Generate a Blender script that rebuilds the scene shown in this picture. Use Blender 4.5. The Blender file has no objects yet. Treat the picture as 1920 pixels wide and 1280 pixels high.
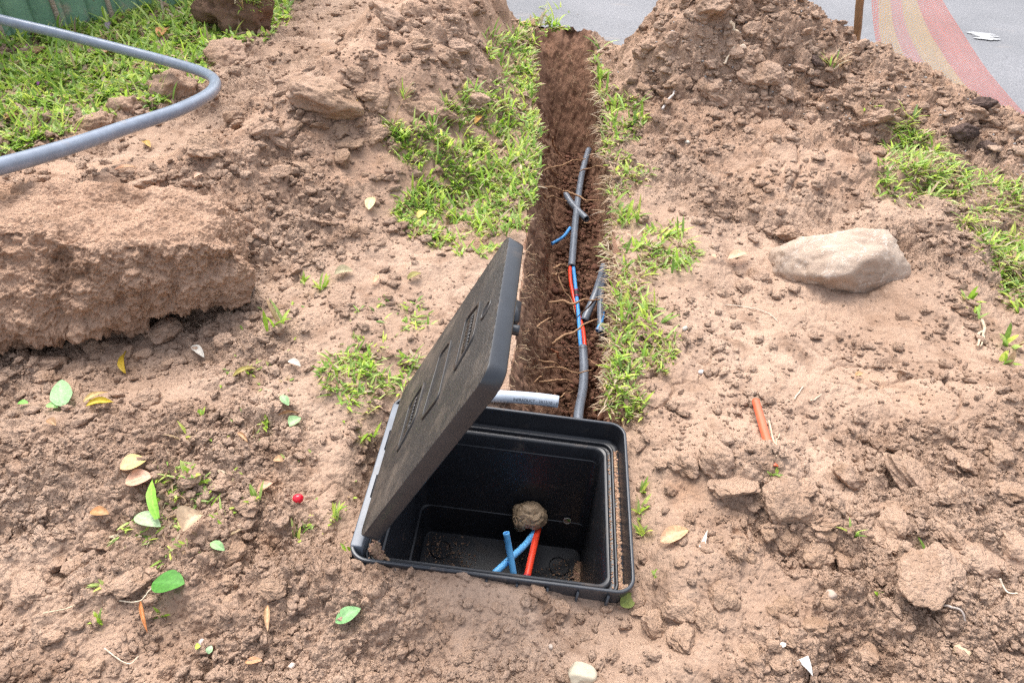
import bpy, bmesh, math, random
import numpy as np
from mathutils import Vector, Matrix, Euler

rng = np.random.default_rng(7)
random.seed(7)
sc = bpy.context.scene
COL = sc.collection
rad = math.radians

# ------------------------------------------------------------------ camera
FPX, PITCH, ROLL, CAMH = 1300.0, 0.6911, rad(2.5), 1.1
_f = np.array([0, math.cos(PITCH), -math.sin(PITCH)]); _r = np.array([1.0, 0, 0]); _u = np.cross(_r, _f)
CR = math.cos(ROLL) * _r + math.sin(ROLL) * _u
CU = -math.sin(ROLL) * _r + math.cos(ROLL) * _u
CO = np.array([0, 0, CAMH])
cam = bpy.data.objects.new('camera', bpy.data.cameras.new('camera')); COL.objects.link(cam)
M = Matrix.Identity(4)
for i in range(3):
    M[i][0], M[i][1], M[i][2], M[i][3] = CR[i], CU[i], -_f[i], CO[i]
cam.matrix_world = M
cam.data.sensor_width = 36; cam.data.lens = FPX * 36 / 1920
cam.data.clip_start = 0.05; cam.data.clip_end = 2000
cam.data.dof.use_dof = True; cam.data.dof.focus_distance = 1.4; cam.data.dof.aperture_fstop = 9
sc.camera = cam

# ------------------------------------------------------------------ world, sun, exposure
SUN_EL, SUN_AZ = 62.0, 335.0       # azimuth: clockwise from +y (away from the camera)
w = bpy.data.worlds.new('World'); sc.world = w; w.use_nodes = True
nt = w.node_tree; bg = nt.nodes['Background']
sky = nt.nodes.new('ShaderNodeTexSky'); sky.sky_type = 'NISHITA'; sky.sun_disc = False
sky.sun_elevation = rad(SUN_EL); sky.sun_rotation = rad(SUN_AZ)
sky.air_density = 1.0; sky.dust_density = 4.0; sky.ozone_density = 1.0
hs = nt.nodes.new('ShaderNodeHueSaturation'); hs.inputs['Saturation'].default_value = .45      # overcast: the blue veiled by thin cloud
nt.links.new(sky.outputs[0], hs.inputs['Color']); nt.links.new(hs.outputs[0], bg.inputs[0]); bg.inputs[1].default_value = 0.15
sun = bpy.data.objects.new('sun', bpy.data.lights.new('sun', 'SUN')); COL.objects.link(sun)
sun.data.energy = 1.05; sun.data.angle = rad(42); sun.data.color = (1, .97, .92)
sd = Vector((math.sin(rad(SUN_AZ)) * math.cos(rad(SUN_EL)), math.cos(rad(SUN_AZ)) * math.cos(rad(SUN_EL)), math.sin(rad(SUN_EL))))
sun.rotation_euler = sd.to_track_quat('Z', 'Y').to_euler()
sc.view_settings.view_transform = 'Standard'; sc.view_settings.look = 'None'
sc.view_settings.exposure = 1.38; sc.view_settings.gamma = 1
sc.render.engine = 'CYCLES'; sc.cycles.use_denoising = False; sc.cycles.filter_width = 1.3
sc.cycles.max_bounces = 5; sc.cycles.sample_clamp_indirect = 4

# ------------------------------------------------------------------ pixel -> world helpers (photo pixels, 1920 x 1280)
def ray(px, py): return _f + CR * ((px - 960) / FPX) - CU * ((py - 640) / FPX)
def at(px, py, z=0.0):
    d = ray(px, py); return CO + d * ((z - CAMH) / d[2])
def at_plane(px, py, p0, n):
    d = ray(px, py); return CO + d * (np.dot(np.asarray(p0) - CO, n) / np.dot(d, n))
def depth_of(p): return float(np.dot(np.asarray(p) - CO, _f))
def to_px(P):
    d = np.asarray(P) - CO; z = d @ _f
    return 960 + FPX * (d @ CR) / z, 640 - FPX * (d @ CU) / z, z

# ------------------------------------------------------------------ noise
def _h(ix, iy, iz=0, seed=0):
    h = (ix.astype(np.int64) * 374761393 + iy.astype(np.int64) * 668265263 + (iz * 2147483647 if np.isscalar(iz) else iz.astype(np.int64) * 1274126177) + seed * 362437) & 0xFFFFFFFF
    h = ((h ^ (h >> 13)) * 1274126177) & 0xFFFFFFFF
    h = ((h ^ (h >> 16)) * 2246822519) & 0xFFFFFFFF
    return h ^ (h >> 15)
def _hf(*a, **k): return (_h(*a, **k) & 0xFFFFFF).astype(np.float32) / 16777216.0
def n2(x, y, seed=0):
    ix, iy = np.floor(x), np.floor(y); fx, fy = x - ix, y - iy
    fx = fx * fx * (3 - 2 * fx); fy = fy * fy * (3 - 2 * fy)
    a = _hf(ix, iy, seed=seed); b = _hf(ix + 1, iy, seed=seed); c = _hf(ix, iy + 1, seed=seed); d = _hf(ix + 1, iy + 1, seed=seed)
    return (a + (b - a) * fx) * (1 - fy) + (c + (d - c) * fx) * fy - 0.5
def n3(x, y, z, seed=0):
    ix, iy, iz = np.floor(x), np.floor(y), np.floor(z); fx, fy, fz = x - ix, y - iy, z - iz
    fx = fx * fx * (3 - 2 * fx); fy = fy * fy * (3 - 2 * fy); fz = fz * fz * (3 - 2 * fz)
    r = 0
    for dz in (0, 1):
        wz = fz if dz else 1 - fz
        a = _hf(ix, iy, iz + dz, seed=seed); b = _hf(ix + 1, iy, iz + dz, seed=seed)
        c = _hf(ix, iy + 1, iz + dz, seed=seed); d = _hf(ix + 1, iy + 1, iz + dz, seed=seed)
        r = r + wz * ((a + (b - a) * fx) * (1 - fy) + (c + (d - c) * fx) * fy)
    return r - 0.5
def fbm2(x, y, o=4, seed=0, g=.5):
    r = 0; a = 1
    for i in range(o):
        r = r + a * n2(x * 2 ** i + 13.7 * i, y * 2 ** i - 7.3 * i, seed + i); a *= g
    return r
def fbm3(x, y, z, o=4, seed=0, g=.5):
    r = 0; a = 1
    for i in range(o):
        k = 2.03 ** i
        r = r + a * n3(x * k + 13.7 * i, y * k - 7.3 * i, z * k + 3.1 * i, seed + i); a *= g
    return r
def lumps(x, y, s, seed, prob=.8):
    """rounded soil crumbs: height (m) of randomly sized domes on a jittered grid of pitch s"""
    x = x + .35 * s * n2(x * 1.6 / s, y * 1.6 / s, seed + 91); y = y + .35 * s * n2(x * 1.6 / s + 40, y * 1.6 / s, seed + 92)
    ix, iy = np.floor(x / s), np.floor(y / s); best = np.zeros_like(x)
    for dx in (-1, 0, 1):
        for dy in (-1, 0, 1):
            cx, cy = ix + dx, iy + dy
            h = _h(cx, cy, seed=seed)
            jx = (h & 1023).astype(np.float32) / 1023; jy = ((h >> 10) & 1023).astype(np.float32) / 1023; q = ((h >> 20) & 1023).astype(np.float32) / 1023
            r = np.where(q < prob, (.28 + .42 * (q / prob) ** 2) * s, 0)
            ddx = x - (cx + jx) * s; ddy = y - (cy + jy) * s
            best = np.maximum(best, np.maximum(r * r - ddx * ddx - ddy * ddy, 0))
    return np.sqrt(best)
def cracks(x, y, s, seed):
    """distance between the two nearest cell centres: small along the joints of dried clay plates"""
    x = x + .3 * s * fbm2(x * 2 / s, y * 2 / s, 3, seed + 5); y = y + .3 * s * fbm2(x * 2 / s + 9, y * 2 / s + 4, 3, seed + 6)
    ix, iy = np.floor(x / s), np.floor(y / s); f1 = np.full_like(x, 9.); f2 = np.full_like(x, 9.)
    for dx in (-1, 0, 1):
        for dy in (-1, 0, 1):
            cx, cy = ix + dx, iy + dy; h = _h(cx, cy, seed=seed)
            jx = (h & 1023).astype(np.float32) / 1023; jy = ((h >> 10) & 1023).astype(np.float32) / 1023
            d = np.hypot(x / s - cx - jx, y / s - cy - jy)
            f2 = np.minimum(f2, np.maximum(f1, d)); f1 = np.minimum(f1, d)
    return f2 - f1
def sstep(a, b, x):
    t = np.clip((x - a) / (b - a), 0, 1); return t * t * (3 - 2 * t)

# ------------------------------------------------------------------ the cable pit's frame of reference
P_TILT, P_YAW = -0.0603, -0.0548
PW, PL = .5177, .418
PC = np.array([-.0076, .8857, 0.0])
EX = np.array([math.cos(P_YAW) * math.cos(P_TILT), math.sin(P_YAW) * math.cos(P_TILT), math.sin(P_TILT)])
EY = np.array([-math.sin(P_YAW), math.cos(P_YAW), 0.0]); EZ = np.cross(EX, EY)
def PQ(V):
    V = np.asarray(V, float); return PC + V[..., :1] * EX + V[..., 1:2] * EY + V[..., 2:3] * EZ
def pit_uv(x, y):
    dx, dy = x - PC[0], y - PC[1]
    return dx * math.cos(P_YAW) + dy * math.sin(P_YAW), -dx * math.sin(P_YAW) + dy * math.cos(P_YAW)

# ------------------------------------------------------------------ trench lines (x of the lips and floor edges along y)
TY = np.array([1.0, 1.14, 1.67, 2.37, 2.9, 3.6, 3.97, 4.3])
TL = np.array([-.01, 0., .028, .050, .042, .035, .055, .06])
TR = np.array([.250, .258, .292, .328, .345, .350, .345, .34])
FL_ = np.array([.11, .12, .135, .140, .170, .185, .16, .15])
FR_ = np.array([.30, .305, .325, .355, .370, .345, .29, .28])
T_END, T_TOP, T_Z = 3.36, 3.98, -.40
def tl(y): return np.interp(y, TY, TL) + .022 * n2(y * 9, y * 0 + 3.3, 5) + .008 * n2(y * 31, y * 0 + 1.3, 6)
def tr(y): return np.interp(y, TY, TR) + .034 * n2(y * 7, y * 0 + 8.3, 7) + .010 * n2(y * 27, y * 0 + 5.3, 8)

# ------------------------------------------------------------------ macro shape of the ground
def seg_field(x, y, pts, rads, hs):
    """height of a ridge running through pts"""
    best = np.zeros_like(x)
    for i in range(len(pts) - 1):
        a, b = np.asarray(pts[i][:2]), np.asarray(pts[i + 1][:2]); d = b - a
        t = np.clip(((x - a[0]) * d[0] + (y - a[1]) * d[1]) / (d @ d), 0, 1)
        dist = np.hypot(x - a[0] - t * d[0], y - a[1] - t * d[1])
        r = rads[i] + (rads[i + 1] - rads[i]) * t; h = hs[i] + (hs[i + 1] - hs[i]) * t
        q = np.clip(1 - dist / r, 0, 1)
        best = np.maximum(best, h * (q * q * (3 - 2 * q) * .5 + q * .5))
    return best
_L = [at(880, -78, .42), at(690, 70, .34), at(500, 225, .20), at(290, 285, .2), at(20, 310, .2)]
_R = [at(1365, -55, .47), at(1530, 2, .37), at(1640, 72, .29), at(1790, 150, .20), at(1920, 240, .13), at(2080, 340, .08)]
def heap_left(x, y):
    xx = x + .16 * fbm2(x * 3, y * 3, 3, 21); yy = y + .16 * fbm2(x * 3 + 7, y * 3, 3, 22)
    return seg_field(xx, yy, _L, [.62, .62, .46, .40, .42], [.45, .34, .21, .19, .19])
def heap_right(x, y):
    xx = x + .14 * fbm2(x * 3, y * 3, 3, 23); yy = y + .14 * fbm2(x * 3 + 7, y * 3, 3, 24)
    return seg_field(xx, yy, _R, [.62, .62, .55, .50, .42, .4], [.49, .385, .30, .20, .13, .08])
_M = [at(1330, 190, .13), at(1480, 215, .15), at(1590, 250, .12)]
def heap_mid(x, y):
    xx = x + .14 * fbm2(x * 4, y * 4, 3, 25); yy = y + .14 * fbm2(x * 4 + 7, y * 4, 3, 26)
    return seg_field(xx, yy, _M, [.42, .45, .38], [.11, .14, .10])
def gs(x, y, c, rx, ry=None, rot=0):
    ry = ry or rx; dx, dy = x - c[0], y - c[1]
    if rot: dx, dy = dx * math.cos(rot) + dy * math.sin(rot), -dx * math.sin(rot) + dy * math.cos(rot)
    return np.exp(-(dx / rx) ** 2 - (dy / ry) ** 2)
def road_line(x, y): return (y - (4.06 - .57 * (x - .3))) / math.hypot(1, .57)   # >0: on the road side
G = dict(boxL=at(700, 850), boxR=at(1150, 1150), frontL=at(760, 1105), front2=at(960, 1120), r1=at(1880, 780), r2=at(1800, 980), r3=at(1740, 1130), r4=at(1900, 1180),
         rgrass=at(1760, 380), l1=at(250, 720), l2=at(100, 880), b1=at(1320, 1120), c1=at(1430, 900), m1=at(600, 400), bl=at(60, 1150), end=at(1040, 50, .07))
def macro(x, y):
    z = heap_left(x, y) + np.maximum(heap_right(x, y), .9 * heap_mid(x, y) + .35 * heap_right(x, y) * (heap_mid(x, y) > 0))
    z = z + .05 * fbm2(x * 2.2, y * 2.2, 3, 31) + .028 * fbm2(x * 7, y * 7, 2, 35)
    z = z - .03 - .10 * gs(x, y, G['boxL'], .05, .20, -.09) - .045 * gs(x, y, G['boxR'], .16, .05) + .02 * gs(x, y, G['frontL'], .2, .06)
    z = z + .10 * gs(x, y, G['r1'], .22, .25) + .05 * gs(x, y, G['r2'], .14, .12, .5) + .045 * gs(x, y, G['r3'], .13, .1, -.4) + .05 * gs(x, y, G['r4'], .15)
    z = z + .05 * gs(x, y, G['c1'], .16, .08, -.5) + .025 * gs(x, y, G['l2'], .25) + .03 * gs(x, y, G['b1'], .2, .1) + .05 * gs(x, y, G['m1'], .25)
    z = z + .05 * gs(x, y, G['rgrass'], .35, .25)
    # level verge beside trench, tame relief next to the pit
    t = np.exp(-(np.maximum(np.abs(x - .17) - .16, 0) / .14) ** 2) * sstep(.9, 1.2, y) * (1 - sstep(3.9, 4.2, y))
    z = z * (1 - .8 * t) - .01 * t
    z = z + .10 * gs(x, y, G['end'], .22, .16)
    u, v = pit_uv(x, y)
    dbox = np.hypot(np.maximum(np.abs(u) - PW / 2, 0), np.maximum(np.abs(v) - PL / 2, 0))
    tb = np.exp(-(dbox / .06) ** 2)
    zb = -.03 - .0603 * u * 1.3 - .10 * gs(x, y, G['boxL'], .05, .20, -.09) - .03 * gs(x, y, G['boxR'], .13, .06) + .030 * gs(x, y, G['frontL'], .15, .06) + .016 * gs(x, y, G['front2'], .16, .05)
    z = z * (1 - tb) + zb * tb
    rl = sstep(-.12, .12, road_line(x, y))
    return z * (1 - rl) + (-.12) * rl

SM = [(at(1500, 660), .46, .26, 1.25), (at(1330, 500), .18, .16, .8), (at(1250, 420), .12, .3, .8), (at(1500, 330), .25, .1, .6), (at(760, 530), .2, .1, .8), (at(300, 740), .12, .05, .7),
      (at(1480, 1130), .1, .06, .6), (at(500, 1130), .16, .06, .6), (at(640, 730), .12, .06, .5), (at(620, 320), .2, .1, .5)]
def crumble(x, y):
    m = .62 + 1.7 * fbm2(x * 3.2, y * 3.2, 3, 41)
    for c, rx, ry, k in SM: m = m - 1.1 * k * gs(x, y, c, rx, ry)
    m = m + .6 * gs(x, y, at(1750, 960), .3) + .3 * gs(x, y, at(1000, 1200), .5, .12) + .4 * (heap_right(x, y) > .05)
    return np.clip(m, .16, 1)
def detail(x, y):
    """crumbs, clods and cracked plates standing off the macro surface (m)"""
    x = x.astype(np.float32); y = y.astype(np.float32)
    c = crumble(x, y); big = np.clip(.5 + 1.6 * fbm2(x * 2.6 + 5, y * 2.6, 2, 47), 0, 1)
    d = c * (.42 * big * lumps(x, y, .085, 51, .55) + .52 * lumps(x, y, .036, 52, .62) + .80 * lumps(x, y, .0165, 53, .80) + .90 * lumps(x, y, .0085, 54, .92))
    pl = np.clip(2.2 * fbm2(x * 3.1 + 3, y * 3.1, 2, 60) - .18, 0, 1)
    k = cracks(x, y, .11, 61)
    d = d - pl * .016 * np.exp(-(k / .05) ** 2) + pl * .006 * np.clip(k * 2, 0, 1)
    rg = (1 - np.abs(2 * fbm2(x * 5.5, y * 5.5, 4, 72, .6))) - .55
    d = d + c * .034 * rg + .012 * fbm2(x * 17, y * 17, 3, 71, .55) + .0075 * (.35 + .65 * c) * fbm2(x * 120, y * 95, 3, 75, .6)
    u, v = pit_uv(x, y)
    near = np.hypot(np.maximum(np.abs(u) - PW / 2, 0), np.maximum(np.abs(v) - PL / 2, 0))
    return d * (.65 + .35 * sstep(.0, .05, near))
def gz(x, y):
    x = np.atleast_1d(np.asarray(x, float)); y = np.atleast_1d(np.asarray(y, float)); return macro(x, y) + detail(x, y)
_gx, _gy = np.arange(-4.5, 6, .0125), np.arange(.1, 6, .0125); _GZ = macro(*np.meshgrid(_gx, _gy))
def macro_fast(x, y):
    u = np.clip((x - _gx[0]) / .0125, 0, len(_gx) - 2.001); v = np.clip((y - _gy[0]) / .0125, 0, len(_gy) - 2.001); i = u.astype(int); j = v.astype(int); u = u - i; v = v - j
    return (_GZ[j, i] * (1 - u) + _GZ[j, i + 1] * u) * (1 - v) + (_GZ[j + 1, i] * (1 - u) + _GZ[j + 1, i + 1] * u) * v
def hits(px, py, iters=70):
    """first points where rays through photo pixels meet the ground"""
    px = np.atleast_1d(np.asarray(px, float)); py = np.atleast_1d(np.asarray(py, float))
    D = _f[None] + CR[None] * ((px - 960) / FPX)[:, None] - CU[None] * ((py - 640) / FPX)[:, None]
    t0 = (.62 - CAMH) / D[:, 2]; t1 = (-.16 - CAMH) / D[:, 2]; lo = t0.copy(); done = np.zeros(len(px), bool); hi = t1.copy()
    for i in range(iters):
        t = t0 + (t1 - t0) * (i + 1) / iters; P = CO + D * t[:, None]
        below = (P[:, 2] < macro_fast(P[:, 0], P[:, 1]) + .004) & ~done
        hi[below] = t[below]; done |= below; lo[~done] = t[~done]
    for _ in range(8):
        m = (lo + hi) / 2; P = CO + D * m[:, None]; b = P[:, 2] < macro_fast(P[:, 0], P[:, 1]) + .004
        hi[b] = m[b]; lo[~b] = m[~b]
    P = CO + D * hi[:, None]; P[:, 2] = gz(P[:, 0], P[:, 1]); return P
def hit(px, py): return hits([px], [py])[0]

# ------------------------------------------------------------------ mesh and object helpers
def mesh(name, V, quads=None, tris=None, smooth=True, col=None):
    V = np.asarray(V, np.float32); me = bpy.data.meshes.new(name)
    q = np.zeros((0, 4), np.int32) if quads is None else np.asarray(quads, np.int32).reshape(-1, 4)
    t = np.zeros((0, 3), np.int32) if tris is None else np.asarray(tris, np.int32).reshape(-1, 3)
    me.vertices.add(len(V)); me.vertices.foreach_set('co', V.ravel())
    loops = np.concatenate([q.ravel(), t.ravel()]); me.loops.add(len(loops)); me.loops.foreach_set('vertex_index', loops)
    n = len(q) + len(t); me.polygons.add(n)
    starts = np.concatenate([np.arange(len(q)) * 4, len(q) * 4 + np.arange(len(t)) * 3]).astype(np.int32)
    me.polygons.foreach_set('loop_start', starts)
    if smooth: me.polygons.foreach_set('use_smooth', np.ones(n, bool))
    me.update(calc_edges=True)
    if col is not None:
        a = me.attributes.new('Col', 'FLOAT_COLOR', 'POINT'); c = np.ones((len(V), 4), np.float32); c[:, :3] = col; a.data.foreach_set('color', c.ravel())
    return me
def link(name, me, mat=None, parent=None, loc=None):
    o = bpy.data.objects.new(name, me); COL.objects.link(o)
    if mat is not None: me.materials.append(mat)
    if parent is not None: o.parent = parent
    if loc is not None: o.location = loc
    return o
def tag(o, label=None, cat=None, group=None, kind=None):
    if label: o['label'] = label
    if cat: o['category'] = cat
    if group: o['group'] = group
    if kind: o['kind'] = kind
    return o
def thing(name, label, cat, loc, group=None):
    o = bpy.data.objects.new(name, None); COL.objects.link(o); o.location = loc; o.empty_display_size = .05
    return tag(o, label, cat, group)
def root_loc(o):
    while o.parent: o = o.parent
    return np.array(o.location)
def solid(name, V, quads=None, tris=None, mat=None, parent=None, smooth=True, col=None, label=None, cat=None, group=None, kind=None):
    """a mesh object given in world coordinates: its origin goes to its base, or to its thing's base"""
    V = np.asarray(V, float)
    if parent is not None: o0 = root_loc(parent)
    else: o0 = np.array([V[:, 0].mean(), V[:, 1].mean(), V[:, 2].min()])
    o = link(name, mesh(name, V - o0, quads, tris, smooth, col), mat, parent, None if parent is not None else o0)
    return tag(o, label, cat, group, kind)
def grid_quads(nr, nc, wrap=False):
    r, c = np.meshgrid(np.arange(nr - 1), np.arange(nc if wrap else nc - 1), indexing='ij')
    a = r * nc + c; b = r * nc + (c + 1) % nc
    return np.stack([a, b, b + nc, a + nc], -1).reshape(-1, 4)

# ------------------------------------------------------------------ materials
def newmat(name):
    m = bpy.data.materials.new(name); m.use_nodes = True
    return m, m.node_tree, m.node_tree.nodes['Principled BSDF']
class NB:
    def __init__(s, nt): s.nt = nt
    def n(s, t, **k):
        x = s.nt.nodes.new(t)
        for a, b in k.items(): setattr(x, a, b)
        return x
    def l(s, a, b): s.nt.links.new(a, b)
    def noise(s, scale, detail=4, rough=.55, vec=None, dist=0):
        x = s.n('ShaderNodeTexNoise'); x.inputs['Scale'].default_value = scale; x.inputs['Detail'].default_value = detail; x.inputs['Roughness'].default_value = rough; x.inputs['Distortion'].default_value = dist
        if vec is not None: s.l(vec, x.inputs['Vector'])
        return x.outputs['Fac']
    def ramp(s, fac, stops, interp='LINEAR'):
        x = s.n('ShaderNodeValToRGB'); x.color_ramp.interpolation = interp; e = x.color_ramp.elements
        while len(e) < len(stops): e.new(.5)
        for i, (p, c) in enumerate(stops):
            e[i].position = p; e[i].color = (*c, 1) if not np.isscalar(c) else (c, c, c, 1)
        s.l(fac, x.inputs[0]); return x.outputs[0]
    def mix(s, fac, a, b, mode='MIX'):
        x = s.n('ShaderNodeMix', data_type='RGBA', blend_type=mode)
        for v, i in ((fac, 0), (a, 6), (b, 7)):
            if hasattr(v, 'links'): s.l(v, x.inputs[i])
            else: x.inputs[i].default_value = v if np.isscalar(v) else (*v, 1)
        return x.outputs[2]
    def bump(s, h, strength, dist, normal=None):
        x = s.n('ShaderNodeBump'); x.inputs['Distance'].default_value = dist
        if hasattr(strength, 'links'): s.l(strength, x.inputs['Strength'])
        else: x.inputs['Strength'].default_value = strength
        s.l(h, x.inputs['Height'])
        if normal is not None: s.l(normal, x.inputs['Normal'])
        return x.outputs[0]
def world_vec(b):
    g = b.n('ShaderNodeNewGeometry'); return g.outputs['Position']
def soil_mat(name, light, mid, dark, stain=None, rough=.97, fiber=False, grit=.5, darker=None, loose=False):
    m, t, p = newmat(name); b = NB(t); pos = world_vec(b)
    if loose:   # the Col attribute says how crumbly the soil is here
        aa = b.n('ShaderNodeAttribute', attribute_name='Col'); gm = b.n('ShaderNodeMath', operation='MULTIPLY_ADD'); b.l(aa.outputs['Fac'], gm.inputs[0]); gm.inputs[1].default_value = grit * .7; gm.inputs[2].default_value = grit * .45; grit = gm.outputs[0]
    c = b.ramp(b.noise(2.3, 6, .6, pos), [(.33, mid), (.62, light)])
    c = b.mix(b.ramp(b.noise(9, 5, .62, pos, .4), [(.50, 0.), (.70, 1.)]), c, dark)
    c = b.mix(b.ramp(b.noise(38, 4, .6, pos), [(.56, 0.), (.74, .55)]), c, light)
    if stain: c = b.mix(b.ramp(b.noise(3.7, 5, .6, pos, .6), [(.60, 0.), (.72, .6)]), c, stain)
    if darker: at_ = b.n('ShaderNodeAttribute', attribute_name='Col'); c = b.mix(at_.outputs['Fac'], c, b.ramp(b.noise(30, 5, .6, pos), [(.35, darker[0]), (.65, darker[1])]))
    sp = b.ramp(b.noise(300, 3, .6, pos), [(.30, (.86, .85, .84)), (.5, (1, 1, 1)), (.72, (1.12, 1.11, 1.1))])
    c = b.mix(1.0, c, sp, 'MULTIPLY')
    b.l(c, p.inputs['Base Color']); p.inputs['Roughness'].default_value = rough; p.inputs['Specular IOR Level'].default_value = .12
    def vor(scale, vec):
        x = b.n('ShaderNodeTexVoronoi', feature='F1', distance='EUCLIDEAN'); x.inputs['Scale'].default_value = scale; x.inputs['Randomness'].default_value = 1; b.l(vec, x.inputs['Vector']); return x.outputs['Distance']
    ad = b.n('ShaderNodeVectorMath', operation='MULTIPLY_ADD'); nz = b.n('ShaderNodeTexNoise'); nz.inputs['Scale'].default_value = 120; nz.inputs['Detail'].default_value = 3; b.l(pos, nz.inputs['Vector']); b.l(nz.outputs['Color'], ad.inputs[0]); ad.inputs[1].default_value = (.010, .010, .010); b.l(pos, ad.inputs[2])
    vec = ad.outputs[0]
    if fiber:
        mp = b.n('ShaderNodeMapping'); mp.inputs['Scale'].default_value = (1, 1, .38); b.l(pos, mp.inputs[0]); nr = b.bump(b.noise(170, 5, .65, mp.outputs[0]), grit, .008)
    else:
        iv = b.n('ShaderNodeMath', operation='SUBTRACT'); iv.inputs[0].default_value = 1; b.l(vor(95, vec), iv.inputs[1]); nr = b.bump(iv.outputs[0], grit, .009)
        iv = b.n('ShaderNodeMath', operation='SUBTRACT'); iv.inputs[0].default_value = 1; b.l(vor(230, vec), iv.inputs[1]); nr = b.bump(iv.outputs[0], grit, .004, nr)
    nr = b.bump(b.noise(420, 4, .65, pos), grit, .0025, nr)
    b.l(nr, p.inputs['Normal'])
    return m
M_DIRT = soil_mat('soil', (.415, .292, .215), (.318, .213, .152), (.23, .146, .100), (.40, .24, .15), grit=.6, loose=True)
M_HEAP = soil_mat('heap_soil', (.43, .292, .21), (.34, .218, .150), (.245, .150, .10), (.38, .22, .12), grit=.6, loose=True)
M_BLOCK = soil_mat('clay_soil', (.46, .305, .215), (.35, .22, .150), (.24, .145, .095), (.44, .255, .145), grit=.5)
M_TRENCH = soil_mat('trench_soil', (.34, .205, .138), (.27, .152, .10), (.18, .098, .064), (.33, .18, .105), fiber=True, grit=.6, darker=((.13, .069, .045), (.195, .107, .071)))
M_CLOD = soil_mat('clod_soil', (.42, .29, .214), (.335, .222, .15), (.25, .156, .101), grit=.5)

def attr_mat(name, rough=.5, trans=0., spec=.3, var=.25):
    m, t, p = newmat(name); b = NB(t); a = b.n('ShaderNodeAttribute', attribute_name='Col'); pos = world_vec(b)
    v = b.ramp(b.noise(160, 3, .6, pos), [(.3, (1 - var,) * 3), (.7, (1 + var,) * 3)])
    c = b.mix(1.0, a.outputs['Color'], v, 'MULTIPLY'); b.l(c, p.inputs['Base Color'])
    p.inputs['Roughness'].default_value = rough; p.inputs['Specular IOR Level'].default_value = spec
    if trans:
        tr_ = b.n('ShaderNodeBsdfTranslucent'); b.l(c, tr_.inputs[0]); mx = b.n('ShaderNodeMixShader'); mx.inputs[0].default_value = trans
        b.l(p.outputs[0], mx.inputs[1]); b.l(tr_.outputs[0], mx.inputs[2]); b.l(mx.outputs[0], t.nodes['Material Output'].inputs[0])
    return m
M_GRASS = attr_mat('grass_blade', .45, .48, .35)
M_LEAF = attr_mat('leaf', .5, .2, .3)
M_ROOT = attr_mat('root_bark', .85, 0, .1)
M_CRUMB = attr_mat('crumb', .97, 0, .08)

def plastic(name, c, rough=.35, dust=None, dust_amt=.0, spec=.5, bump=0., scratch=0.):
    m, t, p = newmat(name); b = NB(t); pos = world_vec(b)
    col = b.ramp(b.noise(25, 4, .6, pos), [(.3, tuple(np.array(c) * .85)), (.7, tuple(np.array(c) * 1.15))])
    if dust is not None:
        f = b.ramp(b.noise(14, 7, .68, pos, .3), [(.62 - .3 * dust_amt, 0.), (.80 - .2 * dust_amt, min(1., .35 + dust_amt))])
        col = b.mix(f, col, dust); rr = b.ramp(f, [(0, rough), (1, .9)]); b.l(rr, p.inputs['Roughness'])
    else:
        rr = b.ramp(b.noise(60, 4, .6, pos), [(.3, rough * .85), (.7, min(1, rough * 1.25))]); b.l(rr, p.inputs['Roughness'])
    b.l(col, p.inputs['Base Color']); p.inputs['Specular IOR Level'].default_value = spec
    if bump:
        b.l(b.bump(b.noise(300, 3, .6, pos), bump, .001), p.inputs['Normal'])
    return m
M_PIT = plastic('black_plastic', (.018, .019, .023), .36, (.24, .17, .12), .08)
M_RIM = plastic('worn_black_plastic', (.036, .040, .048), .32, (.27, .20, .15), .16)
M_LEDGE = plastic('scuffed_grey_plastic', (.15, .165, .19), .40, (.30, .22, .17), .18)
M_GREY = plastic('grey_conduit', (.20, .235, .295), .30, (.35, .28, .22), .10)
M_GREYD = plastic('dark_grey_duct', (.15, .175, .215), .36, (.25, .15, .1), .06)
M_GREYL = plastic('pale_grey_duct', (.42, .47, .54), .4)
M_BLUE_LIT = plastic('blue_tube', (.15, .50, .92), .30)  # blue raised in the colour itself to make up for the pit's shade
M_BLUED = plastic('trench_blue_tube', (.07, .31, .70), .35)  # the same blue without that lightening, for tubes in the trench
M_RED = plastic('red_tube', (.78, .06, .025), .32)
M_ORANGE = plastic('orange_tube', (.72, .13, .06), .35)
M_BLACK = plastic('print_ink', (.02, .02, .025), .6)
M_HOLE = plastic('dark_bore', (.01, .01, .012), .8)

# ------------------------------------------------------------------ THE GROUND: one sheet, dense where the photograph looks
def axis(lo, a, b, hi, step, ends, k=1.10):
    mid = list(np.arange(a, b + step, step)); s = step; x = a; L = []
    while x > lo: s *= k; x -= s; L.append(max(x, lo))
    s = step; x = mid[-1]; Rr = []
    while x < hi: s *= k; x += s; Rr.append(min(x, hi))
    return np.array(L[::-1] + mid + Rr)
ax = axis(-9000, -120, 2040, 11000, 2.0, 0)
ay_top = [-446.0, -443, -440, -432, -420, -400, -370, -330, -280, -230, -190, -160, -140]
ay = np.concatenate([ay_top, np.arange(-125, 60, .9), np.arange(60, 260, 1.3), np.arange(260, 1330, 1.8), 1328 + np.cumsum(2.0 * 1.25 ** np.arange(1, 27))])
ay = ay[ay < 4200]
PX, PY = np.meshgrid(ax, ay)
# lay the grid as if the camera did not roll, so that no row crosses the horizon
dxg = (PX - 960) / FPX; dyg = (PY - 640) / FPX
ang = PITCH + np.arctan(dyg)
Dg = CAMH / np.tan(np.clip(ang, .0022, 1.40)); dep = Dg * math.cos(PITCH) + CAMH * math.sin(PITCH)
GX = dxg * dep; GY = Dg
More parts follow.
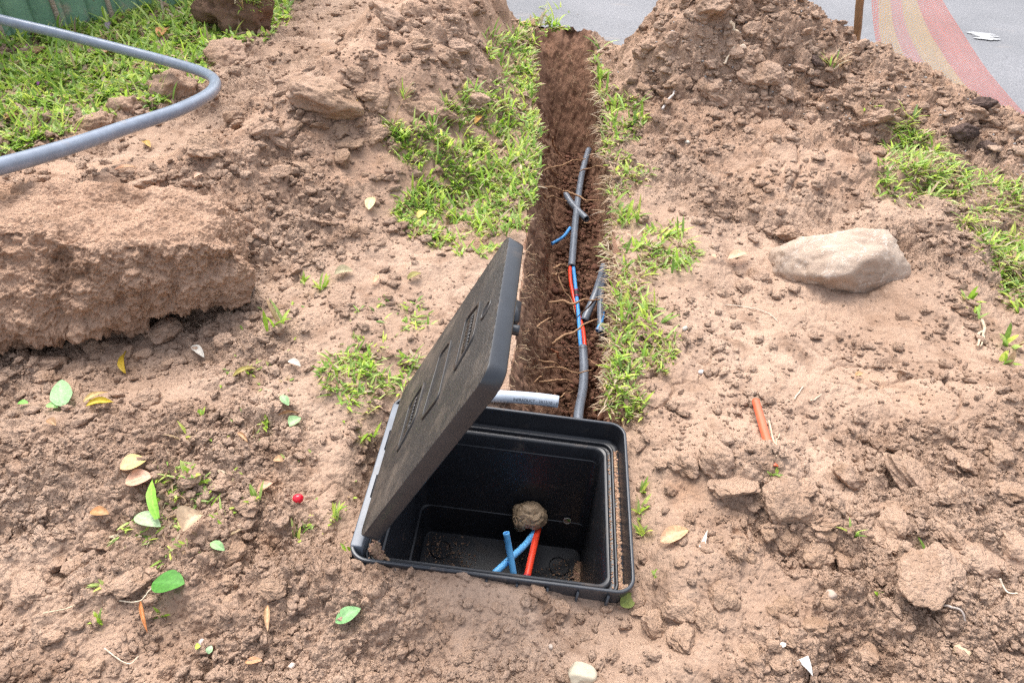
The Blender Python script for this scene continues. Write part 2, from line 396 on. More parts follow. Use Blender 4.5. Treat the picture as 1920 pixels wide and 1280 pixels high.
# the sheet goes on under and behind the camera
back = np.array([.10, -.05, -.3, -.8, -2, -5, -15, -60, -400.]); wide = np.array([1.02, 1.05, 1.1, 1.3, 2, 4, 10, 40, 100.])
GX = np.concatenate([GX, GX[-1][None] * wide[:, None]]); GY = np.concatenate([GY, np.repeat(back[:, None], GY.shape[1], 1)]); ay = np.concatenate([ay, 5000 + np.arange(9)])
gx, gy = GX.ravel(), GY.ravel()
far = gy > 9
zm = macro(gx, gy)
e = .004
nx = -(macro(gx + e, gy) - zm) / e; ny = -(macro(gx, gy + e) - zm) / e
ln = np.sqrt(nx * nx + ny * ny + 1); nx, ny, nz = nx / ln, ny / ln, 1 / ln
dd = detail(gx, gy); dd[far] = 0
GV = np.stack([gx + nx * dd, gy + ny * dd, zm + nz * dd], 1)
Q = grid_quads(len(ay), len(ax))[:, ::-1]
cxq, cyq = gx[Q].mean(1), gy[Q].mean(1)
ub, vb = pit_uv(cxq, cyq)
in_box = (np.abs(ub) < PW / 2 - .006) & (np.abs(vb) < PL / 2 - .006)
in_tr = (cyq > 1.07) & (cyq < T_TOP) & (cxq > tl(cyq)) & (cxq < tr(cyq))
keep = ~(in_box | in_tr); Q = Q[keep]; cxq, cyq = cxq[keep], cyq[keep]
hl = heap_left(cxq, cyq) > .035; hr = (np.maximum(heap_right(cxq, cyq), heap_mid(cxq, cyq)) > .03) & ~hl & (cxq > .35)
GC = crumble(gx, gy)
def sub(name, sel, mat, **k):
    q = Q[sel]; idx, inv = np.unique(q, return_inverse=True); return solid(name, GV[idx], inv.reshape(-1, 4), mat=mat, col=np.repeat(GC[idx][:, None], 3, 1), **k)
sub('ground', ~(hl | hr), M_DIRT, kind='structure')
sub('spoil_heap', hl, M_HEAP, label='heap of dug brown soil between the lawn and the trench', cat='soil heap')
sub('spoil_heap', hr, M_HEAP, label='heap of dug brown soil in front of the barrier net and road', cat='soil heap')

# ------------------------------------------------------------------ trench
def build_trench():
    ys = np.concatenate([np.linspace(1.104, T_END, 620), np.linspace(T_END, T_TOP, 170)[1:], [T_TOP + .03, T_TOP + .06]])
    Z_TOP = float(macro(np.array([.19]), np.array([T_TOP + .02]))[0]) + .004
    nl, nf, nr_ = 80, 56, 54
    rows = []
    for y in ys:
        l, r_ = float(tl(np.array([y]))[0]), float(tr(np.array([y]))[0]); fl, fr = np.interp(y, TY, FL_), np.interp(y, TY, FR_)
        q = min(1, max(0, (y - T_END) / (T_TOP - T_END))); zf = T_Z + (Z_TOP - T_Z) * q ** .85 - (.03 if y > T_TOP + .01 else 0)
        if q > 0: fl = fl + (l + .05 - fl) * q; fr = fr + (r_ - .03 - fr) * q
        zl = float(macro(np.array([l]), np.array([y]))[0]) + .002; zr = float(macro(np.array([r_]), np.array([y]))[0]) + .002
        zl = max(zl, zf) - (.03 if y > T_TOP + .01 else 0); zr = max(zr, zf) - (.03 if y > T_TOP + .01 else 0)
        t = np.linspace(0, 1, nl); L = np.stack([l + (fl - l) * (t ** 1.25), zl + (zf - zl) * t], 1)
        t = np.linspace(0, 1, nf)[1:-1]; Fm = np.stack([fl + (fr - fl) * t, zf - .03 * (1 - q) * np.sin(np.pi * t)], 1)
        t = np.linspace(0, 1, nr_); Rm = np.stack([fr + (r_ - fr) * t + .03 * (1 - q) * np.sin(np.pi * t), zf + (zr - zf) * t], 1)
        xz = np.concatenate([[[l - .03, zl - .02]], L, Fm, Rm, [[r_ + .03, zr - .02]]])
        rows.append(np.column_stack([xz[:, 0], np.full(len(xz), y), xz[:, 1]]))
    A = np.array(rows); nrw, nc = A.shape[:2]
    du = np.gradient(A, axis=0); dv = np.gradient(A, axis=1); N = np.cross(du, dv); N /= np.linalg.norm(N, axis=2, keepdims=True) + 1e-9
    mid = A.mean(1, keepdims=True) + np.array([0, 0, .1]); sgn = np.sign(((mid - A) * N).sum(2, keepdims=True)); N = N * np.where(sgn == 0, 1, sgn)
    x, y, z = A[..., 0].ravel(), A[..., 1].ravel(), A[..., 2].ravel()
    j = np.arange(nc); floorw = np.clip(np.minimum(j - nl, nl + nf - 2 - j) / 5 + .5, 0, 1)
    fw = np.tile(floorw, nrw)
    end = np.repeat(sstep(T_END - .03, T_END + .05, ys), nc)
    xx_ = np.where(np.repeat(ys, nc) > T_END, x * 40, x * 12); wall = (.022 * fbm3(xx_ * .6, y * 11, z * 5, 3, 81) + .012 * fbm3(x * 60, y * np.where(np.repeat(ys, nc) > T_END, 22, 60), z * 22, 3, 85) + (1 - np.repeat(sstep(T_END - .03, T_END + .05, ys), nc)) * (.30 * lumps(y, z + .3 * x, .05, 87, .5) + .35 * lumps(y, z + .3 * x, .02, 90, .6)))
    flo = .55 * lumps(x, y, .04, 82, .6) + .5 * lumps(x, y, .018, 83, .75) + .03 * fbm2(x * 9, y * 9, 3, 84) + .35 * lumps(x, y, .009, 86, .8)
    d = wall * (1 - fw) + (flo * (1 - end) + end * wall * 1.5) * fw
    lip = np.tile(np.clip(np.minimum(j - 1, nc - 2 - j) / 10, 0, 1), nrw); d = d * (.2 + .8 * lip)
    V = A.reshape(-1, 3) + N.reshape(-1, 3) * d[:, None]
    darker = np.clip(fw * (1 - end) * 1.0 + (1 - fw) * .25 + end * fw * .6 + end * .25 + .25 * fbm3(x * 9, y * 9, z * 9, 3, 89), 0, 1)  # weight of the darker soil tone: strongest on floor and end wall
    solid('trench', V, grid_quads(nrw, nc), mat=M_TRENCH, kind='structure', col=np.repeat(darker[:, None], 3, 1))
build_trench()
def trench_floor(y): return T_Z if y < T_END else T_Z * (1 - ((y - T_END) / (T_TOP - T_END)) ** .85)

# ------------------------------------------------------------------ road
def build_road():
    a = math.atan(-.57); d = np.array([math.cos(a), math.sin(a)]); n = np.array([-d[1], d[0]]); o = np.array([.3, 4.06])
    us = np.concatenate([-np.geomspace(400, 3, 30), np.linspace(-2.9, 5, 130), np.geomspace(5.2, 400, 30)]); vs = np.concatenate([np.linspace(0, 3, 60), np.geomspace(3.1, 9, 15)])
    U_, V_ = np.meshgrid(us, vs); e_ = .05 * fbm2(U_ * 3, V_ * 0, 4, 98) * (V_ < .05)
    X = o[0] + U_ * d[0] + (V_ + e_) * n[0]; Y = o[1] + U_ * d[1] + (V_ + e_) * n[1]
    Z = -.075 + .012 * np.clip(V_, 0, 1.5) + .003 * fbm2(U_ * 2, V_ * 2, 2, 97)
    m, t, p = newmat('asphalt'); b = NB(t); pos = world_vec(b)
    c = b.ramp(b.noise(1.2, 5, .6, pos), [(.35, (.17, .173, .182)), (.65, (.225, .225, .236))])
    c = b.mix(b.ramp(b.noise(120, 3, .7, pos), [(.45, 0.), (.62, .75)]), c, (.10, .10, .108))
    mp = b.n('ShaderNodeMapping'); mp.inputs['Scale'].default_value = (1, 3.2, 1); mp.inputs['Rotation'].default_value = (0, 0, .5); b.l(pos, mp.inputs[0])
    c = b.mix(b.ramp(b.noise(2.6, 6, .65, mp.outputs[0], .5), [(.60, 0.), (.74, .55)]), c, (.33, .265, .22))
    b.l(c, p.inputs['Base Color']); p.inputs['Roughness'].default_value = .85
    b.l(b.bump(b.noise(260, 3, .6, pos), .5, .004), p.inputs['Normal'])
    solid('road', np.stack([X.ravel(), Y.ravel(), Z.ravel()], 1), grid_quads(len(vs), len(us)), mat=m, kind='structure')
build_road()

# ------------------------------------------------------------------ tubes
def smooth_path(P, n):
    P = np.asarray(P, float); k = len(P)
    if k == 2: t = np.linspace(0, 1, n)[:, None]; return P[0] + (P[1] - P[0]) * t
    Pe = np.vstack([2 * P[0] - P[1], P, 2 * P[-1] - P[-2]]); seg = np.linalg.norm(np.diff(P, axis=0), axis=1); cum = np.concatenate([[0], np.cumsum(seg)])
    s = np.linspace(0, cum[-1], n); i = np.clip(np.searchsorted(cum, s, side='right') - 1, 0, k - 2); t = ((s - cum[i]) / seg[i])[:, None]
    p0, p1, p2, p3 = Pe[i], Pe[i + 1], Pe[i + 2], Pe[i + 3]
    return .5 * (2 * p1 + (p2 - p0) * t + (2 * p0 - 5 * p1 + 4 * p2 - p3) * t ** 2 + (3 * p1 - p0 - 3 * p2 + p3) * t ** 3)
def frames(P):
    T = np.gradient(P, axis=0); T /= np.linalg.norm(T, axis=1, keepdims=True) + 1e-12
    up = np.array([0, 0, 1.0]) if abs(T[0, 2]) < .9 else np.array([1.0, 0, 0]); A = np.zeros_like(P); a = np.cross(T[0], up); a /= np.linalg.norm(a); A[0] = a
    for i in range(1, len(P)):
        a = A[i - 1] - T[i] * (A[i - 1] @ T[i]); A[i] = a / (np.linalg.norm(a) + 1e-12)
    return T, A, np.cross(T, A)
def tube_geo(path, r, n=60, seg=16, hollow=.8, closed=False, rs=None, wob=0.):
    P = smooth_path(path, n); T, A, B = frames(P); th = np.linspace(0, 2 * np.pi, seg, endpoint=False)
    rr = np.full(n, r) if rs is None else np.interp(np.linspace(0, 1, n), np.linspace(0, 1, len(rs)), rs) * r
    if wob: rr = rr * (1 + wob * rng.uniform(-1, 1, n))
    ring = lambda i, k: P[i] + k * (np.cos(th)[:, None] * A[i] + np.sin(th)[:, None] * B[i])
    R = [ring(i, rr[i]) for i in range(n)]
    if hollow and not closed:
        dpt = min(4, n // 3)
        pre = [ring(i, rr[i] * hollow) for i in range(dpt, -1, -1)]; post = [ring(n - 1 - i, rr[-1] * hollow) for i in range(0, dpt + 1)]
        R = [np.tile(P[dpt], (seg, 1)) + (pre[0] - P[dpt]) * .01] + pre + R + post + [np.tile(P[n - 1 - dpt], (seg, 1)) + (post[-1] - P[n - 1 - dpt]) * .01]
    else:
        R = [P[0] + (R[0] - P[0]) * .02] + R + [P[-1] + (R[-1] - P[-1]) * .02]
    V = np.concatenate(R); return V, grid_quads(len(R), seg, True)

# grey conduit bending across the lawn
def conduit():
    pts = [(-330, -45, .34), (-150, 0, .27), (0, 37, .205), (130, 68, .15), (260, 101, .11), (330, 120, .10), (375, 134, .10), (399, 147, .11), (403, 162, .125), (386, 181, .15),
           (330, 208, .185), (240, 238, .22), (130, 275, .265), (0, 312, .31), (-160, 350, .36), (-330, 385, .40)]
    P = [at(a, b, c) for a, b, c in pts]
    V, q = tube_geo(P, .0212, 160, 28, .88); return solid('conduit', V, q, mat=M_GREY, label='thick bluish grey plastic conduit bent in a hairpin over the lawn edge', cat='pipe')
conduit()

# long duct along the trench, stripped open in the middle
def long_duct():
    z0 = T_Z + .03
    pl = [(1104, 281, z0 + .02), (1098, 300, z0 + .012), (1090, 333, z0), (1081, 395, z0), (1075, 460, z0 + .003), (1072, 501, z0 + .004)]
    pm = [(1072, 501, z0 + .004), (1076, 540, z0 + .006), (1083, 585, z0 + .006), (1090, 630, z0 + .005), (1093, 652, z0 + .004)]
    pn = [(1093, 651, z0 + .004), (1095, 690, z0 + .004), (1093, 730, z0 + .012), (1085, 775, z0 + .03)]
    A, Bm, Cn = ([at(*p) for p in q] for q in (pl, pm, pn))
    t = thing('cable_duct', 'long grey duct on the trench floor, slit open to show red and blue tubes', 'duct', Bm[2] - np.array([0, 0, .02]))
    V, q = tube_geo(A, .0145, 60, 18, .85); solid('sheath', V, q, mat=M_GREYD, parent=t)
    V, q = tube_geo(Cn + [Cn[3] + np.array([-.006, -.10, .004]), Cn[3] + np.array([-.012, -.20, .01])], .0145, 60, 18, .85); solid('sheath', V, q, mat=M_GREYD, parent=t)
    Bp = smooth_path(Bm, 9); off = np.array([.0065, 0, 0])
    bl = [Bp[i] + off * k for i, k in enumerate((1, 1.1, 1.1, .9, .6, .2, -.3, -.8, -1))]
    rd = [Bp[i] + off * k + np.array([0, 0, dz]) for i, (k, dz) in enumerate(((-1, 0), (-1.5, .002), (-1.4, 0), (-.9, -.004), (0, -.012), (.8, -.010), (1.4, -.003), (1.3, .002), (1, 0)))]
    blt = solid('blue_tube', *tube_geo(bl, .0069, 60, 14, 0, True), mat=M_BLUED, parent=t)
    solid('red_tube', *tube_geo(rd, .0069, 60, 14, 0, True), mat=M_RED, parent=t)
    S = smooth_path(bl, 60); c = S[22]; d = S[26] - S[20]; d /= np.linalg.norm(d)
    cp = solid('coupling', *tube_geo([c - d * .016, c + d * .016], .0092, 8, 16, 0, True), mat=M_BLACK, parent=t)
    for k in (-.017, .017):
        solid('end_ring', *tube_geo([c + d * (k - .0035), c + d * (k + .0035)], .0098, 6, 16, 0, True), mat=plastic('maroon_ring', (.30, .02, .05), .35), parent=cp)
long_duct()
def ppath(l): return [at(*p) for p in l]
def one_tube(name, pts, r, mat, label, cat, n=30, seg=16, hollow=.8, group=None, bore=None):
    V, q = tube_geo(ppath(pts), r, n, seg, hollow); return solid(name, V, q, mat=mat, label=label, cat=cat, group=group)
one_tube('duct_offcut', [(1060, 364, -.36), (1074, 385, -.368), (1100, 411, -.37)], .0145, M_GREYD, 'short dark grey duct offcut with open end lying crosswise under the long duct', 'duct')
one_tube('tube_offcut', [(1069, 427, -.355), (1056, 444, -.36), (1035, 457, -.36)], .0066, M_BLUED, 'short curved blue tube offcut with a chewed end on the trench floor', 'tube', hollow=.7)
one_tube('duct_offcut', [(1134, 497, -.27), (1118, 548, -.33), (1095, 602, -.372)], .0145, M_GREYD, 'dark grey duct piece leaning against the grassy trench side', 'duct')
one_tube('duct_offcut', [(1141, 512, -.26), (1128, 548, -.315), (1126, 600, -.36), (1128, 625, -.37)], .012, M_GREYD, 'thinner dark grey duct piece tucked behind the leaning one', 'duct')
_o = hits([1413, 1428, 1443, 1456], [762, 800, 838, 872]); _a, _b = _o[0] + [0, 0, .022], _o[3] + [0, 0, -.002]; _o = np.array([_a + (_b - _a) * t_ for t_ in (0, .35, .7, 1)])
solid('tube_offcut', *tube_geo(_o, .0088, 40, 16, .8), mat=M_ORANGE, label='short orange red tube sticking up out of the bare soil', cat='tube')
one_tube('duct_offcut', [(1120, 620, -.37), (1127, 605, -.36), (1130, 585, -.35)], .008, M_BLUED, 'blue tube stub half hidden in the dry grass of the trench side', 'tube')

# pale duct stub behind the pit, with its print
def pale_stub():
    P = [at(800, 742, .0), at(880, 741, -.004), at(960, 744, -.006), at(1010, 748, -.008), at(1047, 753, -.010)]
    V, q = tube_geo(P, .0142, 60, 26, .86)
    s = solid('duct_offcut', V, q, mat=M_GREYL, label='pale grey duct stub with dark print lying behind the black pit', cat='duct')
    cu = bpy.data.curves.new('print', 'FONT'); cu.body = 'INFRADUCT - 2X12/10 - S'; cu.size = 1; tmp = bpy.data.objects.new('print_tmp', cu); COL.objects.link(tmp)
    dg = bpy.context.evaluated_depsgraph_get(); me = bpy.data.meshes.new_from_object(tmp.evaluated_get(dg)); bpy.data.objects.remove(tmp)
    bm = bmesh.new(); bm.from_mesh(me); bmesh.ops.triangulate(bm, faces=bm.faces[:]); bmesh.ops.subdivide_edges(bm, edges=bm.edges[:], cuts=1)
    bmesh.ops.triangulate(bm, faces=bm.faces[:]); TV = np.array([v.co[:] for v in bm.verts]); TF = np.array([[v.index for v in f.verts] for f in bm.faces]); bm.free()
    W_ = TV[:, 0].max(); S = smooth_path(P, 400); seg = np.concatenate([[0], np.cumsum(np.linalg.norm(np.diff(S, axis=0), axis=1))]); tot = seg[-1]
    # print runs from px 962 to the open end
    i0 = np.argmin(np.abs(to_px(S)[0] - 962)); i1 = np.argmin(np.abs(to_px(S)[0] - 1046)); a0, a1 = seg[i0], seg[i1]
    sc_ = (a1 - a0) / W_; sarc = a0 + TV[:, 0] * sc_; h = (TV[:, 1] - .35) * sc_ * 1.15
    C = np.stack([np.interp(sarc, seg, S[:, k]) for k in range(3)], 1); T = np.gradient(S, axis=0); T /= np.linalg.norm(T, axis=1, keepdims=True); Tt = np.stack([np.interp(sarc, seg, T[:, k]) for k in range(3)], 1)
    view = CO - C; view -= Tt * (view * Tt).sum(1, keepdims=True); view /= np.linalg.norm(view, axis=1, keepdims=True); upv = np.cross(Tt, view) * -1
    upv *= np.sign((upv @ CU))[:, None]
    phi = -.38 + h / .0142; V = C + .0145 * (np.cos(phi)[:, None] * view + np.sin(phi)[:, None] * upv)
    solid('print', V, tris=TF, mat=M_BLACK, parent=s, smooth=False)
pale_stub()

# ------------------------------------------------------------------ the cable pit
def rrect(hw, hl, r, n=8):
    pts = []
    for cx, cy, a0 in ((hw - r, hl - r, 0), (-hw + r, hl - r, 90), (-hw + r, -hl + r, 180), (hw - r, -hl + r, 270)):
        for k in range(n + 1):
            a = rad(a0 + 90 * k / n); pts.append((cx + r * math.cos(a), cy + r * math.sin(a)))
    return np.array(pts)
def loft(loops, n=8, cap0=False, cap1=False, off=True):
    """loops: (half width, half length, corner radius, z[, dx, dy])"""
    R = []
    for l in loops:
        p = rrect(l[0], l[1], l[2], n) + (np.array(l[4:6]) if len(l) > 4 else 0); R.append(np.column_stack([p, np.full(len(p), l[3])]))
    k = len(R[0])
    if cap0: R = [R[0] * np.array([.0, .0, 1]) + np.array([R[0][:, 0].mean(), R[0][:, 1].mean(), 0]) + (R[0] - R[0].mean(0)) * [.001, .001, 0]] + R
    if cap1: R = R + [R[-1] * np.array([.0, .0, 1]) + np.array([R[-1][:, 0].mean(), R[-1][:, 1].mean(), 0]) + (R[-1] - R[-1].mean(0)) * [.001, .001, 0]]
    return np.concatenate(R), grid_quads(len(R), k, True)
def boxgeo(x0, x1, y0, y1, z0, z1):
    V = np.array([(x, y, z) for z in (z0, z1) for y in (y0, y1) for x in (x0, x1)], float)
    F = np.array([(0, 2, 3, 1), (4, 5, 7, 6), (0, 1, 5, 4), (2, 6, 7, 3), (0, 4, 6, 2), (1, 3, 7, 5)]); return V, F
def bevel(o, w_, s=2, ang=35):
    md = o.modifiers.new('bevel', 'BEVEL'); md.width = w_; md.segments = s; md.limit_method = 'ANGLE'; md.angle_limit = rad(ang)
    o.data.polygons.foreach_set('use_smooth', np.ones(len(o.data.polygons), bool))
    return o
hw, hl_ = PW / 2, PL / 2
def cable_pit():
    t = thing('cable_pit', 'open black plastic cable pit sunk in the soil at the trench end', 'cable pit', PC + EZ * -.42)
    # outer skin, upstand, recess for the lid
    L = [(hw - .030, hl_ - .030, .03, -.42), (hw - .006, hl_ - .006, .034, -.05), (hw - .0015, hl_ - .0015, .036, -.012), (hw, hl_, .036, -.004), (hw - .001, hl_ - .001, .035, 0), (hw - .0060, hl_ - .0060, .031, 0), (hw - .0068, hl_ - .0068, .03, -.0015), (hw - .0070, hl_ - .0070, .03, -.004)]
    V, q = loft(L, 10); rim = bevel(solid('rim', PQ(V), q[:, ::-1], mat=M_RIM, parent=t), .0012, 2)
    L = [(hw - .0070, hl_ - .0070, .03, -.004), (hw - .010, hl_ - .010, .028, -.048), (hw - .0105, hl_ - .0105, .028, -.052), (hw - .021, hl_ - .021, .024, -.053)]
    V, q = loft(L, 10); solid('lid_recess', PQ(V), q[:, ::-1], mat=M_PIT, parent=t)
    # two gasket ridges on the ledge, then the tapering chamber and floor
    fx0, fx1, fy0, fy1 = -.172, .219, -.150, .142; fcx, fcy = (fx0 + fx1) / 2, (fy0 + fy1) / 2; fw, fl = (fx1 - fx0) / 2, (fy1 - fy0) / 2
    def lerp(k, z): 
        a = (hw - .046, hl_ - .046); return (a[0] + (fw - a[0]) * k, a[1] + (fl - a[1]) * k, .022, z, fcx * k, fcy * k)
    L = [(hw - .0215, hl_ - .0215, .024, -.056), (hw - .0215, hl_ - .0215, .024, -.047), (hw - .0235, hl_ - .0235, .023, -.0455), (hw - .0265, hl_ - .0265, .022, -.047), (hw - .0272, hl_ - .0272, .022, -.055), (hw - .0345, hl_ - .0345, .02, -.056),
         (hw - .0352, hl_ - .0352, .02, -.0475), (hw - .038, hl_ - .038, .02, -.046), (hw - .0425, hl_ - .0425, .02, -.048), (hw - .0445, hl_ - .0445, .02, -.052), lerp(-.04, -.085), lerp(.06, -.0858), lerp(.075, -.089), lerp(.66, -.30), lerp(.78, -.3008), lerp(.79, -.304), lerp(.90, -.386), lerp(.925, -.396), lerp(1, -.4)]
    V, q = loft(L, 10, cap1=True); bevel(solid('chamber', PQ(V), q[:, ::-1], mat=M_PIT, parent=t), .0012, 2)
    for k in range(9):
        u = -.225 + k * .0545
        solid('rib', PQ(boxgeo(u - .0022, u + .0022, -hl_ - .0045, -hl_ + .003, -.11, -.010)[0]), boxgeo(0, 1, 0, 1, 0, 1)[1], mat=M_RIM, parent=t, smooth=False)
    # broad ledge carrying the hinge slots on the left side
    led = bevel(solid('hinge_ledge', PQ(boxgeo(-hw + .0015, -hw + .0225, -hl_ + .026, hl_ - .030, -.05, .0022)[0]), boxgeo(0, 1, 0, 1, 0, 1)[1], mat=M_LEDGE, parent=t, smooth=False), .002, 2)
    for v in (-.075, .045):
        solid('slot', PQ(boxgeo(-hw + .011, -hw + .0235, v, v + .055, -.02, .0028)[0]), boxgeo(0, 1, 0, 1, 0, 1)[1], mat=M_HOLE, parent=led, smooth=False)
    # knock-out rings on the floor
    for c in ((fx0 + .045, fy1 - .05), (fx1 - .052, fy1 - .055), (fx1 - .052, fy0 + .05), (fx0 + .045, fy0 + .05)):
        th = np.linspace(0, 2 * np.pi, 28, endpoint=False); ring = [(.0255, -.3985), (.0255, -.396), (.024, -.396), (.024, -.3985)]
        V = np.concatenate([np.column_stack([c[0] + r_ * np.cos(th), c[1] + r_ * np.sin(th), np.full(28, z)]) for r_, z in ring])
        solid('knockout_ring', PQ(V), grid_quads(4, 28, True), mat=M_PIT, parent=t)
    # bolt hole through the back wall, soil and a green leaf showing in it
    n_back = -EY; p0 = PQ([0, .1462, -.29]); c = at_plane(1063.5, 974.5, p0, n_back)
    th = np.linspace(0, 2 * np.pi, 20, endpoint=False)
    nn = -EY * .985 + EZ * .17; uu = EX; vv = np.cross(nn, uu)
    ring = np.concatenate([c + r_ * (np.cos(th)[:, None] * uu + np.sin(th)[:, None] * vv) + nn * dz for r_, dz in ((.0096, .001), (.0096, .004), (.0082, .004), (.0082, .001))])
    bh = solid('bolt_hole', ring, grid_quads(4, 20, True), mat=plastic('pale_hole_edge', (.4, .36, .33), .6), parent=t)
    disc = np.concatenate([[c + nn * .0022], c + nn * .0022 + .0083 * (np.cos(th)[:, None] * uu + np.sin(th)[:, None] * vv)])
    solid('hole_soil', disc, tris=[(0, 1 + i, 1 + (i + 1) % 20) for i in range(20)], mat=M_CLOD, parent=bh)
    hp = disc.copy()[:12]; hp += nn * .001
    solid('hole_leaf', hp, tris=[(0, 1 + i, 2 + i) for i in range(5)], mat=plastic('hole_green', (.12, .28, .05), .5), parent=bh)
    return t
cable_pit()

# lid, standing open on its hinge side
TH = 1.1435
LO = PQ([-hw + .0183, .0025, .0257]); LB = EX * math.cos(TH) + EZ * math.sin(TH); LA = EY; LN = np.cross(LA, LB)   # a along hinge, b up the lid
if np.dot(LN, CO - LO) < 0: LN = -LN
def LQ(V): V = np.asarray(V, float); return LO + V[..., :1] * LA + V[..., 1:2] * LB + V[..., 2:3] * LN
def ribbed_mat():
    m, t, p = newmat('lid_plastic'); b = NB(t); tc = b.n('ShaderNodeTexCoord'); pos = world_vec(b)
    wv = b.n('ShaderNodeTexWave', wave_type='BANDS'); wv.inputs['Scale'].default_value = 42; wv.inputs['Distortion'].default_value = 3.; wv.inputs['Detail'].default_value = 2; wv.inputs['Detail Scale'].default_value = 3
    mp = b.n('ShaderNodeMapping'); mp.inputs['Rotation'].default_value = (.5, .3, .7); b.l(tc.outputs['Object'], mp.inputs[0]); b.l(mp.outputs[0], wv.inputs[0])
    c = b.ramp(b.noise(30, 5, .6, pos), [(.3, (.015, .0145, .014)), (.7, (.036, .032, .029))])
    mp2 = b.n('ShaderNodeMapping'); mp2.inputs['Scale'].default_value = (1, 1, .9); b.l(tc.outputs['Object'], mp2.inputs[0])
    f = b.ramp(b.noise(9, 9, .75, mp2.outputs[0], .3), [(.47, .0), (.66, .70)])
    c = b.mix(f, c, (.165, .13, .10))
    f2 = b.ramp(wv.outputs['Fac'], [(.45, 0.), (.95, .40)]); c = b.mix(f2, c, (.085, .072, .062))
    b.l(c, p.inputs['Base Color']); p.inputs['Roughness'].default_value = .55; p.inputs['Specular IOR Level'].default_value = .4
    b.l(b.bump(wv.outputs['Fac'], .6, .0025, b.bump(b.noise(500, 2, .5, pos), .3, .001)), p.inputs['Normal'])
    return m
def lid():
    hA, hB = .191, .239
    t = thing('pit_lid', 'black ribbed lid tipped up on the left edge of the open pit', 'lid', LQ([0, 0, 0]))
    M_LID = ribbed_mat(); M_SIDE = plastic('lid_edge_plastic', (.022, .025, .031), .34, (.20, .15, .12), .03, bump=.15)
    # the skirt (sides and underside)
    L = [(hA - .006, hB - .006, .024, -.0310), (hA - .002, hB - .002, .028, -.0305), (hA - .0005, hB - .0005, .029, -.028), (hA, hB, .029, -.003), (hA - .0010, hB - .0010, .028, -.0008)]
    V, q = loft(L, 12, cap0=True); V[:, 1] += .239; sk = solid('skirt', LQ(V), q, mat=M_SIDE, parent=t)
    L = [(hA - .0010, hB - .0010, .028, -.0008), (hA - .003, hB - .003, .026, .0)]
    V, q = loft(L, 12, cap1=True); V[:, 1] += .239; solid('top_plate', LQ(V), q, mat=M_LID, parent=t)
    quads = {'a': [(-.067, .104), (.060, .101), (.074, .173), (-.028, .172)], 'b': [(-.070, .211), (.092, .228), (.088, .284), (-.072, .285)], 'c': [(-.060, .334), (.083, .336), (.072, .401), (-.030, .400)]}
    def poly_frame(pts, wd, z0, z1):
        P = np.array(pts); c = P.mean(0)
        def rnd(Pp, r):
            out = []
            for i in range(4):
                a, b_, d = Pp[i - 1], Pp[i], Pp[(i + 1) % 4]
                e1 = (a - b_) / np.linalg.norm(a - b_); e2 = (d - b_) / np.linalg.norm(d - b_); s0, s1 = b_ + e1 * r, b_ + e2 * r
                for k in np.linspace(0, 1, 5): out.append((1 - k) ** 2 * s0 + 2 * k * (1 - k) * b_ + k * k * s1)
            return np.array(out)
        def inset(Pp, w_):
            out = []
            for i in range(4):
                a, b_, d = Pp[i - 1], Pp[i], Pp[(i + 1) % 4]; n1 = np.array([-(b_ - a)[1], (b_ - a)[0]]); n2_ = np.array([-(d - b_)[1], (d - b_)[0]]); n1 /= np.linalg.norm(n1); n2_ /= np.linalg.norm(n2_)
                out.append(b_ + (n1 + n2_) * w_ / (1 + n1 @ n2_))
            return np.array(out)
        lo = [(rnd(P, .016), z0), (rnd(P, .016), z1), (rnd(inset(P, wd), .012), z1), (rnd(inset(P, wd), .012), z0)]
        return np.concatenate([np.column_stack([p, np.full(len(p), z)]) for p, z in lo]), grid_quads(4, 20, True)
    M_EMB = plastic('emblem_plastic', (.035, .032, .031), .4, (.2, .145, .105), .12)
    for key, pts in quads.items():
        V, q = poly_frame(pts, .0065, .0, .0034); e_ = bevel(solid('emblem_bar', LQ(V), q, mat=M_EMB, parent=t), .0008, 2)
        V, q = poly_frame([tuple(np.array(p) * 1) for p in pts], .0195, .0, .0014)
        if key != 'b':   # worn raised characters along the bar
            a0, a1 = min(p[0] for p in pts) + .028, max(p[0] for p in pts) - .022; bm_ = np.mean([p[1] for p in pts])
            Vs, Fs = [], []
            widths = rng.uniform(.0035, .0075, 13); x = a0
            for k, wd in enumerate(widths):
                if x + wd > a1: break
                v, f = boxgeo(x, x + wd, bm_ - .009 + rng.uniform(-.001, .001), bm_ + .009, .0, .0032); Fs.append(f + 8 * len(Vs)); Vs.append(v)
                if k % 3 == 1: v, f = boxgeo(x + wd * .5, x + wd + .003, bm_ - .002, bm_ + .002, .0, .0032); Fs.append(f + 8 * len(Vs)); Vs.append(v)
                x += wd + .0032
            solid('raised_lettering', LQ(np.concatenate(Vs)), np.concatenate(Fs), mat=M_EMB, parent=e_, smooth=False)
    # keyhole slot
    th = np.linspace(0, 2 * np.pi, 28, endpoint=False); ca_, cb = .008, .430
    def ov(ra, rb, z): return np.column_stack([ca_ + ra * np.cos(th) + .30 * rb * np.sin(th), cb + rb * np.sin(th), np.full(28, z)])
    V = np.concatenate([ov(.0135, .0165, .0002), ov(.0135, .0165, .0022), ov(.0105, .0135, .0022), ov(.0105, .0135, .0003)])
    ks = solid('keyhole', LQ(V), grid_quads(4, 28, True), mat=M_EMB, parent=t)
    V = np.concatenate([ov(.0104, .0134, .0006), ov(.0001, .0001, .0006)]); solid('bore', LQ(V), grid_quads(2, 28, True), mat=M_HOLE, parent=ks)
    # turn-lock on the underside, its ears seen past the edge
    V, q = tube_geo([LQ([-.045, .455, -.030]), LQ([-.045, .462, -.048])], .0085, 8, 16, 0, True); solid('lock_knob', V, q, mat=M_SIDE, parent=t)
